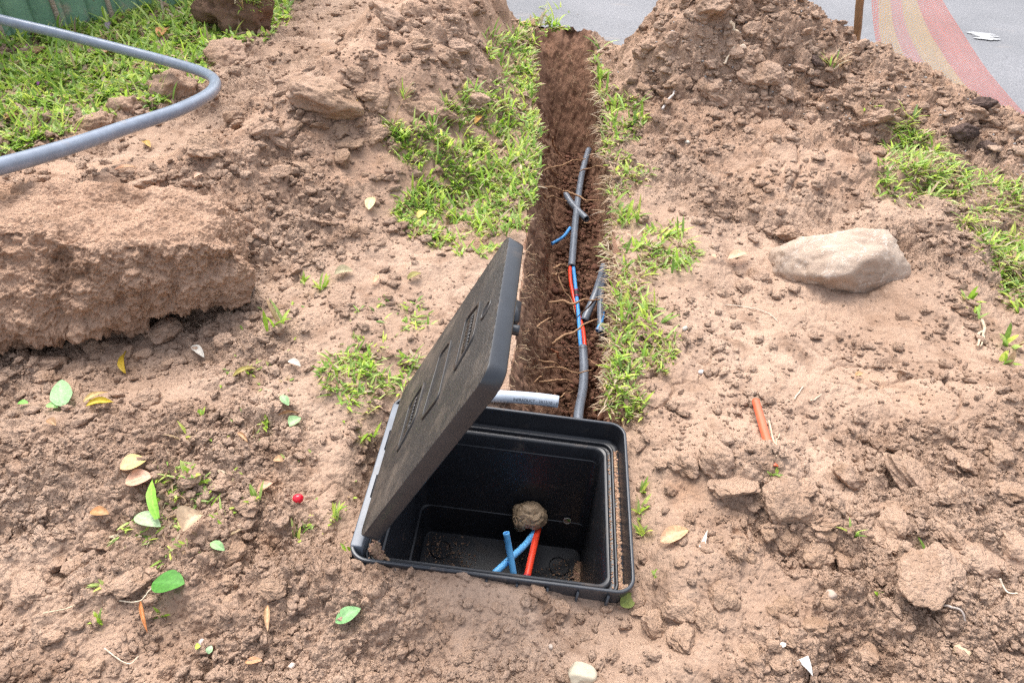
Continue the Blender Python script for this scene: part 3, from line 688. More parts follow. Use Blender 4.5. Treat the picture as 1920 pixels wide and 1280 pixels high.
    v, f = boxgeo(-.03, .02, .452, .468, -.044, -.030); solid('lock_plate', LQ(v), f, mat=M_SIDE, parent=t, smooth=False)
lid()

# tubes and tape inside the pit
one_tube('microduct', [(1012, 985, -.285), (985, 1020, -.275), (950, 1053, -.268), (905, 1095, -.262)], .0078, M_BLUE_LIT, 'blue tube slanting to the left out of the brown tape in the pit', 'tube', 40, 18)
one_tube('microduct', [(949, 998, -.20), (955, 1030, -.235), (963, 1075, -.275), (967, 1100, -.30)], .0074, M_BLUE_LIT, 'blue tube standing in front of the slanting one in the pit', 'tube', 40, 18)
def red_duct():
    P = ppath([(1010, 985, -.285), (1002, 1020, -.272), (993, 1060, -.265), (988, 1083, -.262)]); t = thing('microduct', 'red tube with a collar hanging from the brown tape in the pit', 'tube', P[-1])
    solid('tube', *tube_geo(P, .0080, 40, 18, 0, True), mat=M_RED, parent=t)
    d = P[-1] - P[-2]; d /= np.linalg.norm(d); solid('collar', *tube_geo([P[-1] - d * .004, P[-1] + d * .012], .0102, 10, 18, .8), mat=plastic('dark_red_collar', (.45, .02, .03), .3), parent=t)
red_duct()
def ico(sub_):
    bm = bmesh.new(); bmesh.ops.create_icosphere(bm, subdivisions=sub_, radius=1); V = np.array([v.co[:] for v in bm.verts]); F = np.array([[v.index for v in f.verts] for f in bm.faces]); bm.free(); return V, F
ICO = {k: ico(k) for k in (1, 2, 3, 4, 5)}
def tape():
    V, F = ICO[5]; V = V.copy()
    c = at_plane(993, 967, PQ([0, .118, -.3]), -EY); s = np.array([.043, .034, .036])
    fold = np.abs(fbm3(V[:, 0] * 1.3, V[:, 1] * 1.3, V[:, 2] * 4.2, 3, 301)) ; fold2 = np.abs(fbm3(V[:, 0] * 4 + V[:, 2] * 2, V[:, 1] * 4, V[:, 2] * 4, 3, 305))
    r_ = 1 + .14 * fbm3(V[:, 0] * 1.5, V[:, 1] * 1.5, V[:, 2] * 1.5, 2, 309) - .26 * np.exp(-(fold / .035) ** 2) * .6 - .14 * np.exp(-(fold2 / .04) ** 2) * .6 + .18 * fbm3(V[:, 0] * 2.6, V[:, 1] * 2.6, V[:, 2] * 2.6, 2, 313)
    W_ = V * r_[:, None] * s; W_[:, 2] = np.where(V[:, 2] < -.15, -.15 * s[2] + (W_[:, 2] + .15 * s[2]) * .45, W_[:, 2]); W_[:, 2] -= .030 * np.exp(-((V[:, 0] + .62) / .30) ** 2) * np.clip(-V[:, 2], 0, 1) + .012 * np.exp(-((V[:, 0] - .75) / .25) ** 2) * np.clip(-V[:, 2], 0, 1); lowm = (V[:, 2] < -.3); W_[lowm & (V[:, 0] > -.2), 2] += .006; W_[lowm & (V[:, 0] < -.2), 2] -= .012 * (-V[lowm & (V[:, 0] < -.2), 0])
    m = plastic('brown_tape', (.40, .285, .18), .5, None, spec=.35, bump=.3)
    solid('tape_bung', c + W_, tris=F, mat=m, label='crumpled brown packing tape sealing the duct end inside the pit', cat='tape')
    
tape()

# ------------------------------------------------------------------ earth block cut by the digger (left)
def clodify(V, seed, ang=.5, amp=.22, nplanes=11):
    r = np.random.default_rng(seed); N = r.normal(size=(nplanes, 3)); N /= np.linalg.norm(N, axis=1, keepdims=True); D = r.uniform(.62, 1., nplanes)
    k = V @ N.T; rr = np.min(np.where(k > .05, D / np.maximum(k, .05), 9.), axis=1); rr = np.minimum(rr, 1.15)
    rr = (1 - ang) + ang * rr + amp * fbm3(V[:, 0] * 1.7 + seed, V[:, 1] * 1.7, V[:, 2] * 1.7, 6, seed, .62)
    return V * rr[:, None]
def earth_block():
    # cross-sections from the undercut foot, over the face and the flat top, back into the heap; lofted from beyond the left edge to a rounded end
    xs = [-330, -150, 0, 110, 220, 330, 400, 440, 462]
    foot = [(-330, 735), (-150, 705), (0, 672), (110, 660), (220, 640), (330, 606), (400, 596), (440, 588), (470, 575)]
    edge = [(-330, 430, .25), (-150, 432, .25), (0, 434, .245), (110, 441, .24), (220, 446, .23), (330, 448, .215), (400, 460, .19), (440, 486, .14), (470, 540, .03)]
    back = [(-330, 330, .24), (-150, 335, .24), (0, 345, .235), (110, 350, .225), (220, 358, .21), (330, 366, .19), (400, 392, .165), (440, 440, .09), (470, 530, .0)]
    nu, nv = 620, 400
    Ft = smooth_path([at(a, b, -.015) for a, b in foot], nu); Ed = smooth_path([at(*p) for p in edge], nu); Bk = smooth_path([at(*p) for p in back], nu)
    su = np.linspace(0, 1, nu); Ed[:, 2] += .030 * fbm2(su * 9, su * 0, 3, 441); Ed[:, 1] += .05 * fbm2(su * 8, su * 0 + 5, 3, 443); Ft[:, 1] += .05 * fbm2(su * 10, su * 0 + 9, 3, 445)
    inw = Ed - Ft; inw[:, 2] = 0; inw = (Bk - Ft) * np.array([1, 1, 0]); inw /= np.linalg.norm(inw, axis=1, keepdims=True); up = np.array([0, 0, 1.0])
    sc_ = np.clip((Ed[:, 2:3] - Ft[:, 2:3]) / .2, .05, 1)
    prof = [Ft + inw * .14 * sc_ - up * .06, Ft + inw * .09 * sc_ - up * .005, Ft + inw * .015 * sc_ + up * .030 * sc_, Ft + (Ed - Ft) * .45 - inw * .016 * sc_, Ft + (Ed - Ft) * .9 - inw * .004 * sc_, Ed + inw * .008 + up * .0, Ed + (Bk - Ed) * .3 + up * .008, Ed + (Bk - Ed) * .75, Bk, Bk + inw * .12 - up * .12]
    A = np.stack(prof, 1); P = np.stack([smooth_path(A[i], nv) for i in range(nu)])
    du = np.gradient(P, axis=0); dv = np.gradient(P, axis=1); N = np.cross(du, dv); N /= np.linalg.norm(N, axis=2, keepdims=True) + 1e-9
    ctr = (Ft + Bk)[:, None] * .5 + up * .0; N *= np.sign(((P - ctr) * N).sum(2, keepdims=True)); N = N.reshape(-1, 3); P3 = P.reshape(-1, 3); x, y, z = P3.T
    top = sstep(.3, .9, N[:, 2]); q = np.repeat(sc_[:, 0], nv)
    rid = lambda k, sd: (1 - np.abs(2.2 * fbm3(x * k, y * k, z * k, 4, sd, .6)))
    d = .040 * fbm3(x * 6, y * 6, z * 6, 3, 411) + (1 - .45 * top) * (.016 * (rid(11, 421) - .6) + .026 * fbm3(x * 30, y * 30, z * 30, 5, 415, .66)) + (.35 + .65 * (1 - top)) * .009 * fbm3(x * 110, y * 110, z * 110, 3, 418, .6)
    d = d + sstep(.05, -.04, z) * .05 * fbm3(x * 17, y * 17, z * 9, 3, 425) - .004 * np.exp(-(cracks(x + z * .4, y + z * .9, .14, 431) / .05) ** 2)
    solid('earth_block', P3 + N * (d * (.3 + .7 * q))[:, None], grid_quads(nu, nv), mat=M_BLOCK, label='large block of cut clay soil with a crumbling undercut face and flat top', cat='earth block')
earth_block()

# ------------------------------------------------------------------ boulder, clods, crumbs, stones
def put_on(px, py, lift=0.):
    p = hit(px, py); p[2] += lift; return p
def boulder():
    # a blocky stone: the hull of its corners, roughened
    zg = put_on(1600, 540)[2]; K = [(1473, 515, -.03), (1507, 528, -.03), (1595, 546, -.03), (1617, 548, -.03), (1666, 539, -.03), (1708, 525, -.03), (1463, 497, .035), (1474, 511, .02), (1508, 523, .015), (1556, 506, .085), (1592, 504, .095), (1614, 541, .015), (1662, 531, .03),
         (1470, 458, .085), (1521, 432, .125), (1560, 428, .135), (1626, 418, .15), (1674, 415, .15), (1684, 432, .145), (1711, 485, .08), (1706, 519, .03), (1640, 470, .135), (1560, 470, .118)]
    B_ = [at(a, b_, z + zg) for a, b_, z in K]; B_ += [p_ + np.array([0, .09, -.06]) for p_ in B_[13:18]] + [p_ + np.array([0, .06, -.17]) for p_ in B_[13:20]]
    bm = bmesh.new(); [bm.verts.new(p_) for p_ in B_]; bmesh.ops.convex_hull(bm, input=bm.verts[:]); bm.normal_update()
    ctr = np.mean(B_, axis=0); N = np.array([f.normal[:] for f in bm.faces]); D = np.array([(np.array(f.verts[0].co[:]) - ctr) @ np.array(f.normal[:]) for f in bm.faces]); bm.free(); N = N * np.sign(D)[:, None]; D = np.abs(D)
    V, F = ICO[5]; V = V * np.array([1.2, .8, .6]); V = V / np.linalg.norm(V, axis=1, keepdims=True); k = V @ N.T
    R_ = V * np.min(np.where(k > .02, D / np.maximum(k, .02), 9), axis=1)[:, None]; L_ = np.linalg.norm(R_, axis=1)[:, None]
    W_ = R_ + V * (.012 * fbm3(*(R_ * 16).T, 3, 501, .55) + .009 * fbm3(*(R_ * 55).T, 4, 505, .62) - .005 * np.exp(-(fbm3(*(R_ * 14).T, 3, 509) / .03) ** 2))[:, None]; c = ctr - np.array([0, 0, .022])
    m, t, p = newmat('pale_stone'); b = NB(t); pos = world_vec(b)
    col = b.ramp(b.noise(7, 6, .62, pos, .4), [(.3, (.29, .205, .15)), (.5, (.40, .30, .228)), (.75, (.48, .385, .305))])
    col = b.mix(b.ramp(b.noise(11, 4, .6, pos, 1.2), [(.485, 0.), (.5, .5), (.515, 0.)]), col, (.68, .61, .54))
    col = b.mix(b.ramp(b.noise(5, 6, .65, pos), [(.58, 0.), (.72, .7)]), col, (.38, .25, .18))
    b.l(col, p.inputs['Base Color']); p.inputs['Roughness'].default_value = .85; b.l(b.bump(b.noise(45, 8, .68, pos), .6, .012), p.inputs['Normal'])
    solid('boulder', c + W_, tris=F, mat=m, label='large pale beige rock lying on the bare soil at right', cat='rock')
boulder()
CLOD_ME = []
for k in range(12):
    V, F = ICO[5]; me = mesh('soil_clod', clodify(V, 600 + k, 1., .40, 9) * np.array([1, .85, .72]), tris=F); me.materials.append(M_CLOD); CLOD_ME.append(me)
DARK = soil_mat('dark_clod_soil', (.13, .09, .075), (.085, .058, .05), (.05, .035, .03), grit=.6)
def clod(px, py, rpx, label, group=None, me=None, mat=None, flat=1., rot=None, sink=.3, cat='soil clod', name='soil_clod'):
    p = put_on(px, py); r = rpx * depth_of(p) / FPX
    me_ = me or CLOD_ME[rng.integers(len(CLOD_ME))]
    o = bpy.data.objects.new(name, me_); COL.objects.link(o); o.location = (p[0], p[1], p[2] + r * (.45 - sink) * flat); o.scale = (r, r * rng.uniform(.75, 1.1), r * rng.uniform(.75, 1.05) * flat)
    o.rotation_euler = (rng.uniform(-.5, .5), rng.uniform(-.5, .5), rng.uniform(0, 6.3)) if rot is None else rot
    if mat is not None: o.material_slots[0].link = 'OBJECT'; o.material_slots[0].material = mat
    return tag(o, label, cat, group)
# clods one can point to
for px, py, r, lab, mt, fl in [
    (1800, 262, 25, 'dark brown clod beside the right grass patch, larger of the two darkest', DARK, .9), (1852, 290, 22, 'dark brown clod just below and right of the largest dark one', DARK, .8), (1808, 320, 18, 'dark clod at the edge of the long right hand grass', DARK, .8),
    (1836, 205, 20, 'dark clod on the crest of the right heap near the net', DARK, .9), (1530, 122, 16, 'dark small clod beside the grass sprig on the right heap', DARK, .8),
    (330, 172, 38, 'angular clod inside the bend of the grey conduit', None, 1.1), (242, 207, 30, 'round clod at the lawn edge under the grey conduit', None, .9), (180, 236, 34, 'clod on the lawn edge, lowest one beside the conduit', None, .9),
    (610, 192, 62, 'big smooth faced clod on the left heap', None, .8), (700, 187, 34, 'pale rounded clod on the left heap near the grass strip', None, .8), (425, 105, 40, 'faceted clod at the lawn end of the left heap', None, .9), (395, 290, 42, 'low lumpy clod on the left heap below the conduit bend', None, .7),
    (730, 45, 40, 'pale flat clod near the top of the left heap', None, .6), (260, 345, 34, 'clod behind the flat topped earth block', None, .7), (1345, 870, 42, 'dark edged clod left of the orange tube', None, 1.), (1375, 912, 40, 'flat pointed slab of soil below the orange tube', None, .5),
    (1475, 950, 42, 'rounded soil lump below and right of the orange tube', None, .8), (1430, 158, 34, 'pale clod on the low right mound', None, .8), (1335, 20, 45, 'reddish clod at the top left of the right heap', None, .9), (1640, 232, 30, 'clod lying just above the right grass patch', None, .7),
    (1720, 905, 75, 'wide cracked slab of soil near the right edge', None, .5), (1735, 1085, 78, 'overhanging soil slab with dry grass near the lower right corner', None, .55), (1830, 1050, 55, 'soil slab beside the overhanging one at lower right', None, .6), (1885, 1030, 45, 'pale soil lump at the right edge of the lower corner', None, .8),
    (1540, 1040, 30, 'rounded clod left of the overhanging slab', None, .9), (1670, 1000, 40, 'rough clod above the overhanging slab', None, .8), (90, 690, 36, 'rough clod in front of the earth block, at its dark crevice', None, 1.1), (130, 745, 34, 'clod directly below the crevice clod', None, .9), (300, 625, 42, 'lumpy clod at the foot of the earth block', None, .8),
    (1420, 525, 24, 'small clod left of the pale rock', None, .8), (1395, 540, 20, 'smallest clod by the pale rock', None, .8), (1480, 445, 30, 'clod tucked behind the left end of the pale rock', None, .8), (640, 558, 30, 'clod beside the tipped up lid', None, .7), (870, 425, 28, 'clod sitting in the grass above the tip of the lid', None, .6),
    (180, 1010, 34, 'crumbly clod at the lower left, left of the cut grass', None, .8), (230, 1095, 44, 'smooth low clod near the lower left edge', None, .6), (60, 1110, 40, 'broad clod at the left edge of the foreground', None, .6), (1190, 1120, 26, 'clod at the near right corner of the pit', None, .7), (1010, 1112, 22, 'clod leaning on the front wall of the pit', None, .9)]:
    clod(px, py, r, lab, None, None, mt, fl)
# further clods that nothing tells apart, by the ground they lie on
ZONES = [('clods on the earth block', 'small soil clod scattered along the back of the flat topped earth block', (0, 315, 450, 395), 40, (7, 20)), ('crumbs at the block foot', 'small soil clod fallen at the foot of the earth block', (0, 600, 470, 700), 40, (7, 18)), ('clods on the left heap', 'brown soil clod lying on the left heap', (420, 0, 900, 340), 80, (9, 30)), ('clods on the right heap', 'brown soil clod lying on the right heap', (1200, 0, 1900, 260), 90, (8, 22)),
         ('clods at the lower right', 'brown soil clod in the broken soil at lower right', (1230, 830, 1900, 1270), 80, (10, 34)), ('clods below the earth block', 'brown soil clod on the trampled soil at left', (10, 640, 560, 1260), 60, (9, 26)),
         ('clods in front of the pit', 'brown soil clod on the loose soil in front of the pit', (660, 1130, 1220, 1275), 24, (8, 20)), ('clods beyond the earth block', 'brown soil clod between the earth block and the grass strip', (440, 330, 760, 600), 24, (8, 20))]
CAND = []
for grp, lab, (x0, y0, x1, y1), n, (r0, r1) in ZONES:
    P = np.column_stack([rng.uniform(x0, x1, n * 2), rng.uniform(y0, y1, n * 2)]); H_ = hits(P[:, 0], P[:, 1]); k = 0
    for (a, b_), hp in zip(P, H_):
        if k >= n or hp[2] < -.11: continue
        if 'left heap' in grp and heap_left(hp[:1], hp[1:2])[0] < .03: continue
        if 'right heap' in grp and heap_right(hp[:1], hp[1:2])[0] < .03: continue
        CAND.append((r0 + (r1 - r0) * rng.random() ** 2.2, a, b_, lab, grp, hp)); k += 1
CAND.sort(key=lambda c: -c[0])
for r_, a, b_, lab, grp, hp in CAND[:250]: clod(a, b_, r_, lab, grp, sink=.35, flat=rng.uniform(.6, 1))
CAND_REST = CAND[250:]

def scatter(name, pos, r, variants, colr, mat, label=None, seed=1, kind='stuff', flat=.8):
    g = np.random.default_rng(seed); n = len(pos); which = g.integers(0, len(variants), n); Vs, Fs, Cs = [], [], []; base = 0
    ang_ = g.uniform(0, 2 * np.pi, (n, 3)); 
    for vi, (V, F) in enumerate(variants):
        idx = np.where(which == vi)[0]
        if not len(idx): continue
        a, b_, c = ang_[idx].T; ca_, sa_ = np.cos(a), np.sin(a); cb, sb = np.cos(b_), np.sin(b_)
        R = np.zeros((len(idx), 3, 3)); R[:, 0, 0] = ca_; R[:, 0, 1] = -sa_ * cb; R[:, 0, 2] = sa_ * sb; R[:, 1, 0] = sa_; R[:, 1, 1] = ca_ * cb; R[:, 1, 2] = -ca_ * sb; R[:, 2, 1] = sb; R[:, 2, 2] = cb
        X = np.einsum('nij,vj->nvi', R, V) * r[idx][:, None, None]; X[..., 2] *= flat; X += pos[idx][:, None, :]
        Vs.append(X.reshape(-1, 3)); Fs.append((F[None] + (np.arange(len(idx)) * len(V))[:, None, None] + base).reshape(-1, 3)); Cs.append(np.repeat(colr[idx], len(V), 0)); base += len(idx) * len(V)
    o = link(name, mesh(name, np.concatenate(Vs), tris=np.concatenate(Fs), smooth=False, col=np.concatenate(Cs)), mat); return tag(o, label, None, None, kind)
SMALL = [(clodify(ICO[2][0], 700 + k, 1., .62, 7) * np.array([1.15, .6 + .05 * (k % 7), .45 + .09 * (k % 5)]), ICO[2][1]) for k in range(10)]
TINY = [(clodify(ICO[1][0], 720 + k, 1., .5, 6) * np.array([1.1, .6 + .05 * (k % 7), .5 + .09 * (k % 5)]), ICO[1][1]) for k in range(10)]
def tone(n, g, base=(.37, .245, .18), var=.16):
    c = np.array(base)[None] * (1 + g.normal(0, var, n))[:, None] * (1 + g.normal(0, .03, (n, 3))); return np.clip(c, .03, .8)
def crumbs():
    g = np.random.default_rng(11); n = 74000
    px = g.uniform(-60, 1980, n); py = g.uniform(-20, 1310, n)
    P = hits(px, py); m = crumble(P[:, 0], P[:, 1]) * .8 + 1.2 * fbm2(P[:, 0] * 8, P[:, 1] * 8, 3, 741) + .5 * (heap_right(P[:, 0], P[:, 1]) > .05)
    u, v = pit_uv(P[:, 0], P[:, 1]); ok = (g.random(n) < np.clip(m, .10, 1)) & (P[:, 2] > -.11)
    ok &= ~((np.abs(u) < PW / 2 + .004) & (np.abs(v) < PL / 2 + .004)) & ~((P[:, 1] > 1.09) & (P[:, 1] < T_TOP) & (P[:, 0] > tl(P[:, 1]) - .01) & (P[:, 0] < tr(P[:, 1]) + .01))
    P = P[ok]; dep_ = (P - CO) @ _f; rp = np.minimum(1.9 * g.random(len(P)) ** -.47, 13.); r = rp * dep_ / FPX * .9
    r = np.minimum(r, .024); P[:, 2] += r * .3
    hm = heap_right(P[:, 0], P[:, 1]) > .04; c = tone(len(P), g); grey = (g.random(len(P)) < .07) & hm; c[grey] = np.array([.40, .39, .38])
    bigm = (rp > 4.0) & ~grey; c[~grey] = g.uniform(.6, 1, ((~grey).sum(), 1)); sm = ~bigm & ~grey
    hb = bigm & (rp > 6.5); bigm = bigm & ~hb; scatter('soil_crumbs', P[hb], r[hb], [(clodify(ICO[3][0], 780 + k, 1., .70, 8) * np.array([1.1, .7 + .05 * (k % 5), .5 + .1 * (k % 4)]), ICO[3][1]) for k in range(10)], c[hb], M_DIRT, seed=18); scatter('soil_crumbs', P[bigm], r[bigm], SMALL, c[bigm], M_DIRT, seed=12); scatter('soil_crumbs', P[sm], r[sm], TINY, c[sm], M_DIRT, seed=13); scatter('gravel', P[grey], np.minimum(r[grey], .006), TINY, c[grey], M_CRUMB, seed=16)
    Pr = np.array([c[5] for c in CAND_REST]); rr_ = np.array([c[0] * depth_of(c[5]) / FPX for c in CAND_REST]); scatter('small_clods', Pr + np.array([0, 0, 1.]) * (rr_ * .15)[:, None], rr_, [(clodify(ICO[3][0], 760 + k, 1., .42, 9) * np.array([1, .85, .72]), ICO[3][1]) for k in range(6)], np.ones((len(Pr), 3)), M_DIRT, seed=17)
    # crumbs lying in the pit: on the floor, along the ledges, and the small drift in the near right corner
    n = 4200; fx = g.uniform(-.165, .212, n); fy = g.uniform(-.145, .137, n); kp = fbm2(fx * 12, fy * 12, 3, 751) + .18 > g.random(n) * .35; fx, fy = fx[kp], fy[kp]
    A = PQ(np.column_stack([fx, fy, np.full(len(fx), -.3985)])); ra = np.minimum(.0009 * g.random(len(fx)) ** -.45, .0042)
    n = 900; bx = .219 - .045 * np.abs(g.normal(0, .5, n)); by = g.uniform(-.15, .10, n); bx = .219 - (.219 - bx) * np.clip(1.1 - (by + .15) * 3.2, .1, 1); B_ = PQ(np.column_stack([bx, by, -.399 + .25 * np.clip(.05 - (.219 - bx), 0, 1) * np.clip(1.2 - (by + .15) * 3, .2, 1)])); rb = np.minimum(.0022 * g.random(n) ** -.4, .007)
    n = 1000; cx = hw - .0165 + g.uniform(-.0035, .0035, n); cy = g.uniform(-.185, .17, n); C_ = PQ(np.column_stack([cx, cy, np.full(n, -.0525)])); rc = np.minimum(.0012 * g.random(n) ** -.45, .005)
    n = 120; dx_ = hw - .031 + g.uniform(-.002, .002, n); dy = g.uniform(-.18, .17, n); D_ = PQ(np.column_stack([dx_, dy, np.full(n, -.055)])); rd = np.full(n, .0018)
    n = 260; e1 = -hw + .035 + np.abs(g.normal(0, .011, n)); e2 = -hl_ + .030 + np.abs(g.normal(0, .010, n)); E_ = PQ(np.column_stack([e1, e2, -.045 + .03 * np.exp(-((e1 + hw - .035) / .012) ** 2)])); re = np.minimum(.0022 * g.random(n) ** -.4, .006)
    P = np.concatenate([A, B_, C_, D_, E_]); r = np.concatenate([ra, rb, rc, rd, re]); scatter('pit_soil', P, r, TINY, tone(len(P), g, (.36, .23, .155)), M_CRUMB, seed=14)
    # trench floor crumbs
    n = 2600; yy = T_END - (T_END - 1.2) * g.random(n) ** .8; xx = np.interp(yy, TY, FL_) + (np.interp(yy, TY, FR_) - np.interp(yy, TY, FL_)) * g.random(n)
    P = np.column_stack([xx, yy, T_Z - .012 + .015 * g.random(n)]); r = np.minimum(.0035 * g.random(n) ** -.42, .018); scatter('trench_crumbs', P, r, SMALL, tone(n, g, (.15, .078, .052)), M_CRUMB, seed=15)
crumbs()
def stone(px, py, rpx, color, label, cat='stone', sub_=4, seed=0, sc3=(1, .8, .7), lift=.3, name='stone', group=None, rough=.8):
    p = put_on(px, py); r = rpx * depth_of(p) / FPX; V, F = ICO[sub_]; V = clodify(V, 800 + seed, .9, .10, 10) * np.array(sc3) * r; a = rng.uniform(0, 6.3)
    V = np.column_stack([V[:, 0] * math.cos(a) - V[:, 1] * math.sin(a), V[:, 0] * math.sin(a) + V[:, 1] * math.cos(a), V[:, 2]])
    return solid(name, p + V + np.array([0, 0, r * lift]), tris=F, mat=plastic(label[:20].replace(' ', '_'), color, rough, (.36, .24, .17), .15, spec=.25, bump=.3), label=label, cat=cat, group=group)
stone(1088, 1268, 27, (.50, .43, .32), 'cream coloured stone chunk at the bottom edge below the pit', seed=1)
stone(1556, 1121, 11, (.40, .31, .25), 'pale pebble on smooth soil left of the overhanging slab', 'pebble', 3, 2)
stone(1800, 1226, 14, (.50, .37, .24), 'yellowish pebble in the lower right corner', 'pebble', 3, 3)
stone(1316, 695, 6, (.5, .46, .44), 'small grey pebble above the orange tube', 'pebble', 3, 4)
stone(1285, 615, 6, (.42, .37, .32), 'small pale pebble beside the grass at the right trench side', 'pebble', 3, 5)
stone(1301, 411, 6, (.5, .43, .36), 'pale pebble on the smooth soil above the pale rock', 'pebble', 3, 6)
stone(1288, 268, 5, (.5, .45, .38), 'tiny pale pebble at the foot of the low right mound', 'pebble', 3, 7)
stone(1032, 1213, 0.1 + 5, (.48, .4, .33), 'tiny pale pebble in front of the pit', 'pebble', 3, 8)
stone(377, 1205, 8, (.45, .38, .35), 'grey pebble on the foreground soil at left', 'pebble', 3, 9)
stone(413, 1203, 8, (.6, .5, .42), 'pale pebble right beside the grey pebble', 'pebble', 3, 10)
stone(1390, 100, 8, (.75, .58, .44), 'small pale chip of stone on the right heap', 'pebble', 3, 11)
stone(545, 1240, 8, (.55, .45, .39), 'flat pale pebble near the bottom edge at left', 'pebble', 3, 12)
def berry():
    p = put_on(563, 949); r = 10.5 * depth_of(p) / FPX; V, F = ICO[4]; V = V * np.array([1, .85, .82]) * (1 - .12 * np.exp(-((V[:, :1] - .9) ** 2 + V[:, 1:2] ** 2) / .05))
    solid('berry', p + V * r + np.array([0, 0, r * .7]), tris=F, mat=plastic('berry_skin', (.62, .01, .03), .15), label='small shiny bright red berry on the soil left of the pit', cat='berry')
berry()

# ------------------------------------------------------------------ grass
def blades(root, length, width, az, tilt, bend, col0, col1, nseg=4, fold=.25):
    """flat curved blades: returns verts, quads, colours"""
    n = len(root); t = np.linspace(0, 1, nseg + 1); P = np.zeros((n, nseg + 1, 3)); P[:, 0] = root; th = tilt.copy()
    dirh = np.stack([np.cos(az), np.sin(az)], 1); side = np.stack([-np.sin(az), np.cos(az), np.zeros(n)], 1)
    for k in range(nseg):
        st = (length / nseg)[:, None]; P[:, k + 1] = P[:, k] + st * np.concatenate([dirh * np.sin(th)[:, None], np.cos(th)[:, None]], 1); th = th + bend / nseg
    prof = np.array([.55, .95, 1., .72, .06]) if nseg == 4 else np.interp(t, [0, .3, .6, 1], [.6, 1, .9, .06])
    Lf = P - side[:, None] * (width[:, None] * prof)[..., None] * .5; Rt = P + side[:, None] * (width[:, None] * prof)[..., None] * .5
    lift = np.zeros((n, nseg + 1, 3)); lift[..., 2] = (width[:, None] * prof) * fold; Lf += lift; Rt += lift
    V = np.stack([Lf, P, Rt], 2).reshape(n, -1, 3); q = []
    for k in range(nseg):
        a = 3 * k; q += [(a, a + 1, a + 4, a + 3), (a + 1, a + 2, a + 5, a + 4)]
    q = np.array(q); Q_ = (q[None] + (np.arange(n) * V.shape[1])[:, None, None]).reshape(-1, 4)
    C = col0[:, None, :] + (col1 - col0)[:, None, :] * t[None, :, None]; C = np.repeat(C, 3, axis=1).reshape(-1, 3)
    return V.reshape(-1, 3), Q_, C
GREENS = np.array([(.20, .36, .04), (.28, .44, .06), (.16, .30, .05), (.37, .49, .10), (.26, .40, .12), (.13, .24, .05), (.33, .46, .14)]) * np.array([1.46, 1.36, 1.3])
STRAW = np.array([(.52, .42, .24), (.44, .33, .18), (.60, .52, .34), (.36, .26, .15)])
def in_poly(px, py, poly):
    c = np.zeros(len(px), bool); j = len(poly) - 1
    for i in range(len(poly)):
        xi, yi = poly[i]; xj, yj = poly[j]
        c ^= ((yi > py) != (yj > py)) & (px < (xj - xi) * (py - yi) / (yj - yi + 1e-9) + xi); j = i
    return c
def grass_patch(name, poly, n, lpx, wpx, straw=.15, tilt=(.5, 1.3), bend=(.1, .9), gap=.0, seed=0, az=None, azs=3.2, lift=0, thr=0., kind='stuff', label=None, gapscale=9, greens=GREENS):
    g = np.random.default_rng(seed); poly = np.array(poly, float); x0, y0 = poly.min(0); x1, y1 = poly.max(0)
    px = g.uniform(x0, x1, n * 4); py = g.uniform(y0, y1, n * 4); wob = 14
    qx = px + wob * 2 * n2(px / 18, py / 18, seed + 900); qy = py + wob * 2 * n2(px / 18 + 50, py / 18, seed + 901)
    k = np.where(in_poly(qx, qy, poly))[0][:n]; P = hits(px[k], py[k])
    den = fbm2(P[:, 0] * gapscale, P[:, 1] * gapscale, 3, seed + 77); P = P[den > gap - .5 + g.uniform(-.12, .12, len(P))]; m = len(P); dp = (P - CO) @ _f
    ln = g.uniform(lpx[0], lpx[1], m) * dp / FPX; wd = g.uniform(wpx[0], wpx[1], m) * dp / FPX; A = g.uniform(0, 6.283, m) if az is None else az + g.normal(0, azs, m)
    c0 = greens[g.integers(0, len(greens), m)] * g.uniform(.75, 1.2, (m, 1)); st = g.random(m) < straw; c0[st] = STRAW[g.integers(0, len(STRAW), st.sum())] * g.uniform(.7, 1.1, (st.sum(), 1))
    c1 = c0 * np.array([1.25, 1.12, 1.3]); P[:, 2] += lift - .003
    return P, ln, wd, A, g.uniform(*tilt, m), g.uniform(*bend, m), c0, c1
def build_grass(name, parts, kind='stuff', label=None):
    Vs, Qs, Cs, b0 = [], [], [], 0
    for a in parts:
        V, q, c = blades(*a); Vs.append(V); Qs.append(q + b0); Cs.append(c); b0 += len(V)
    V = np.concatenate(Vs); o = link(name, mesh(name, V, np.concatenate(Qs), col=np.concatenate(Cs)), M_GRASS); return tag(o, label, None, None, kind)
LAWN = [(-220, 110), (0, 72), (130, 42), (310, 2), (420, -30), (560, 0), (525, 60), (420, 88), (385, 140), (320, 192), (230, 212), (120, 258), (0, 292), (-220, 345)]
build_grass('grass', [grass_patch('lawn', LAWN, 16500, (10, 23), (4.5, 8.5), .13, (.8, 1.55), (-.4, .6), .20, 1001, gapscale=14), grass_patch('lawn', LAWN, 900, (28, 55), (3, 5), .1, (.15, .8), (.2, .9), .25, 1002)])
LSTRIP = [(905, 75), (1010, 25), (1090, 40), (1060, 52), (1006, 62), (1000, 130), (1006, 250), (1006, 350), (985, 425), (960, 432), (925, 462), (900, 488), (850, 466), (780, 446), (742, 420), (745, 385), (790, 345), (760, 300), (735, 285), (712, 235), (760, 240), (800, 235), (835, 190), (860, 178), (905, 172), (940, 165), (925, 120)]
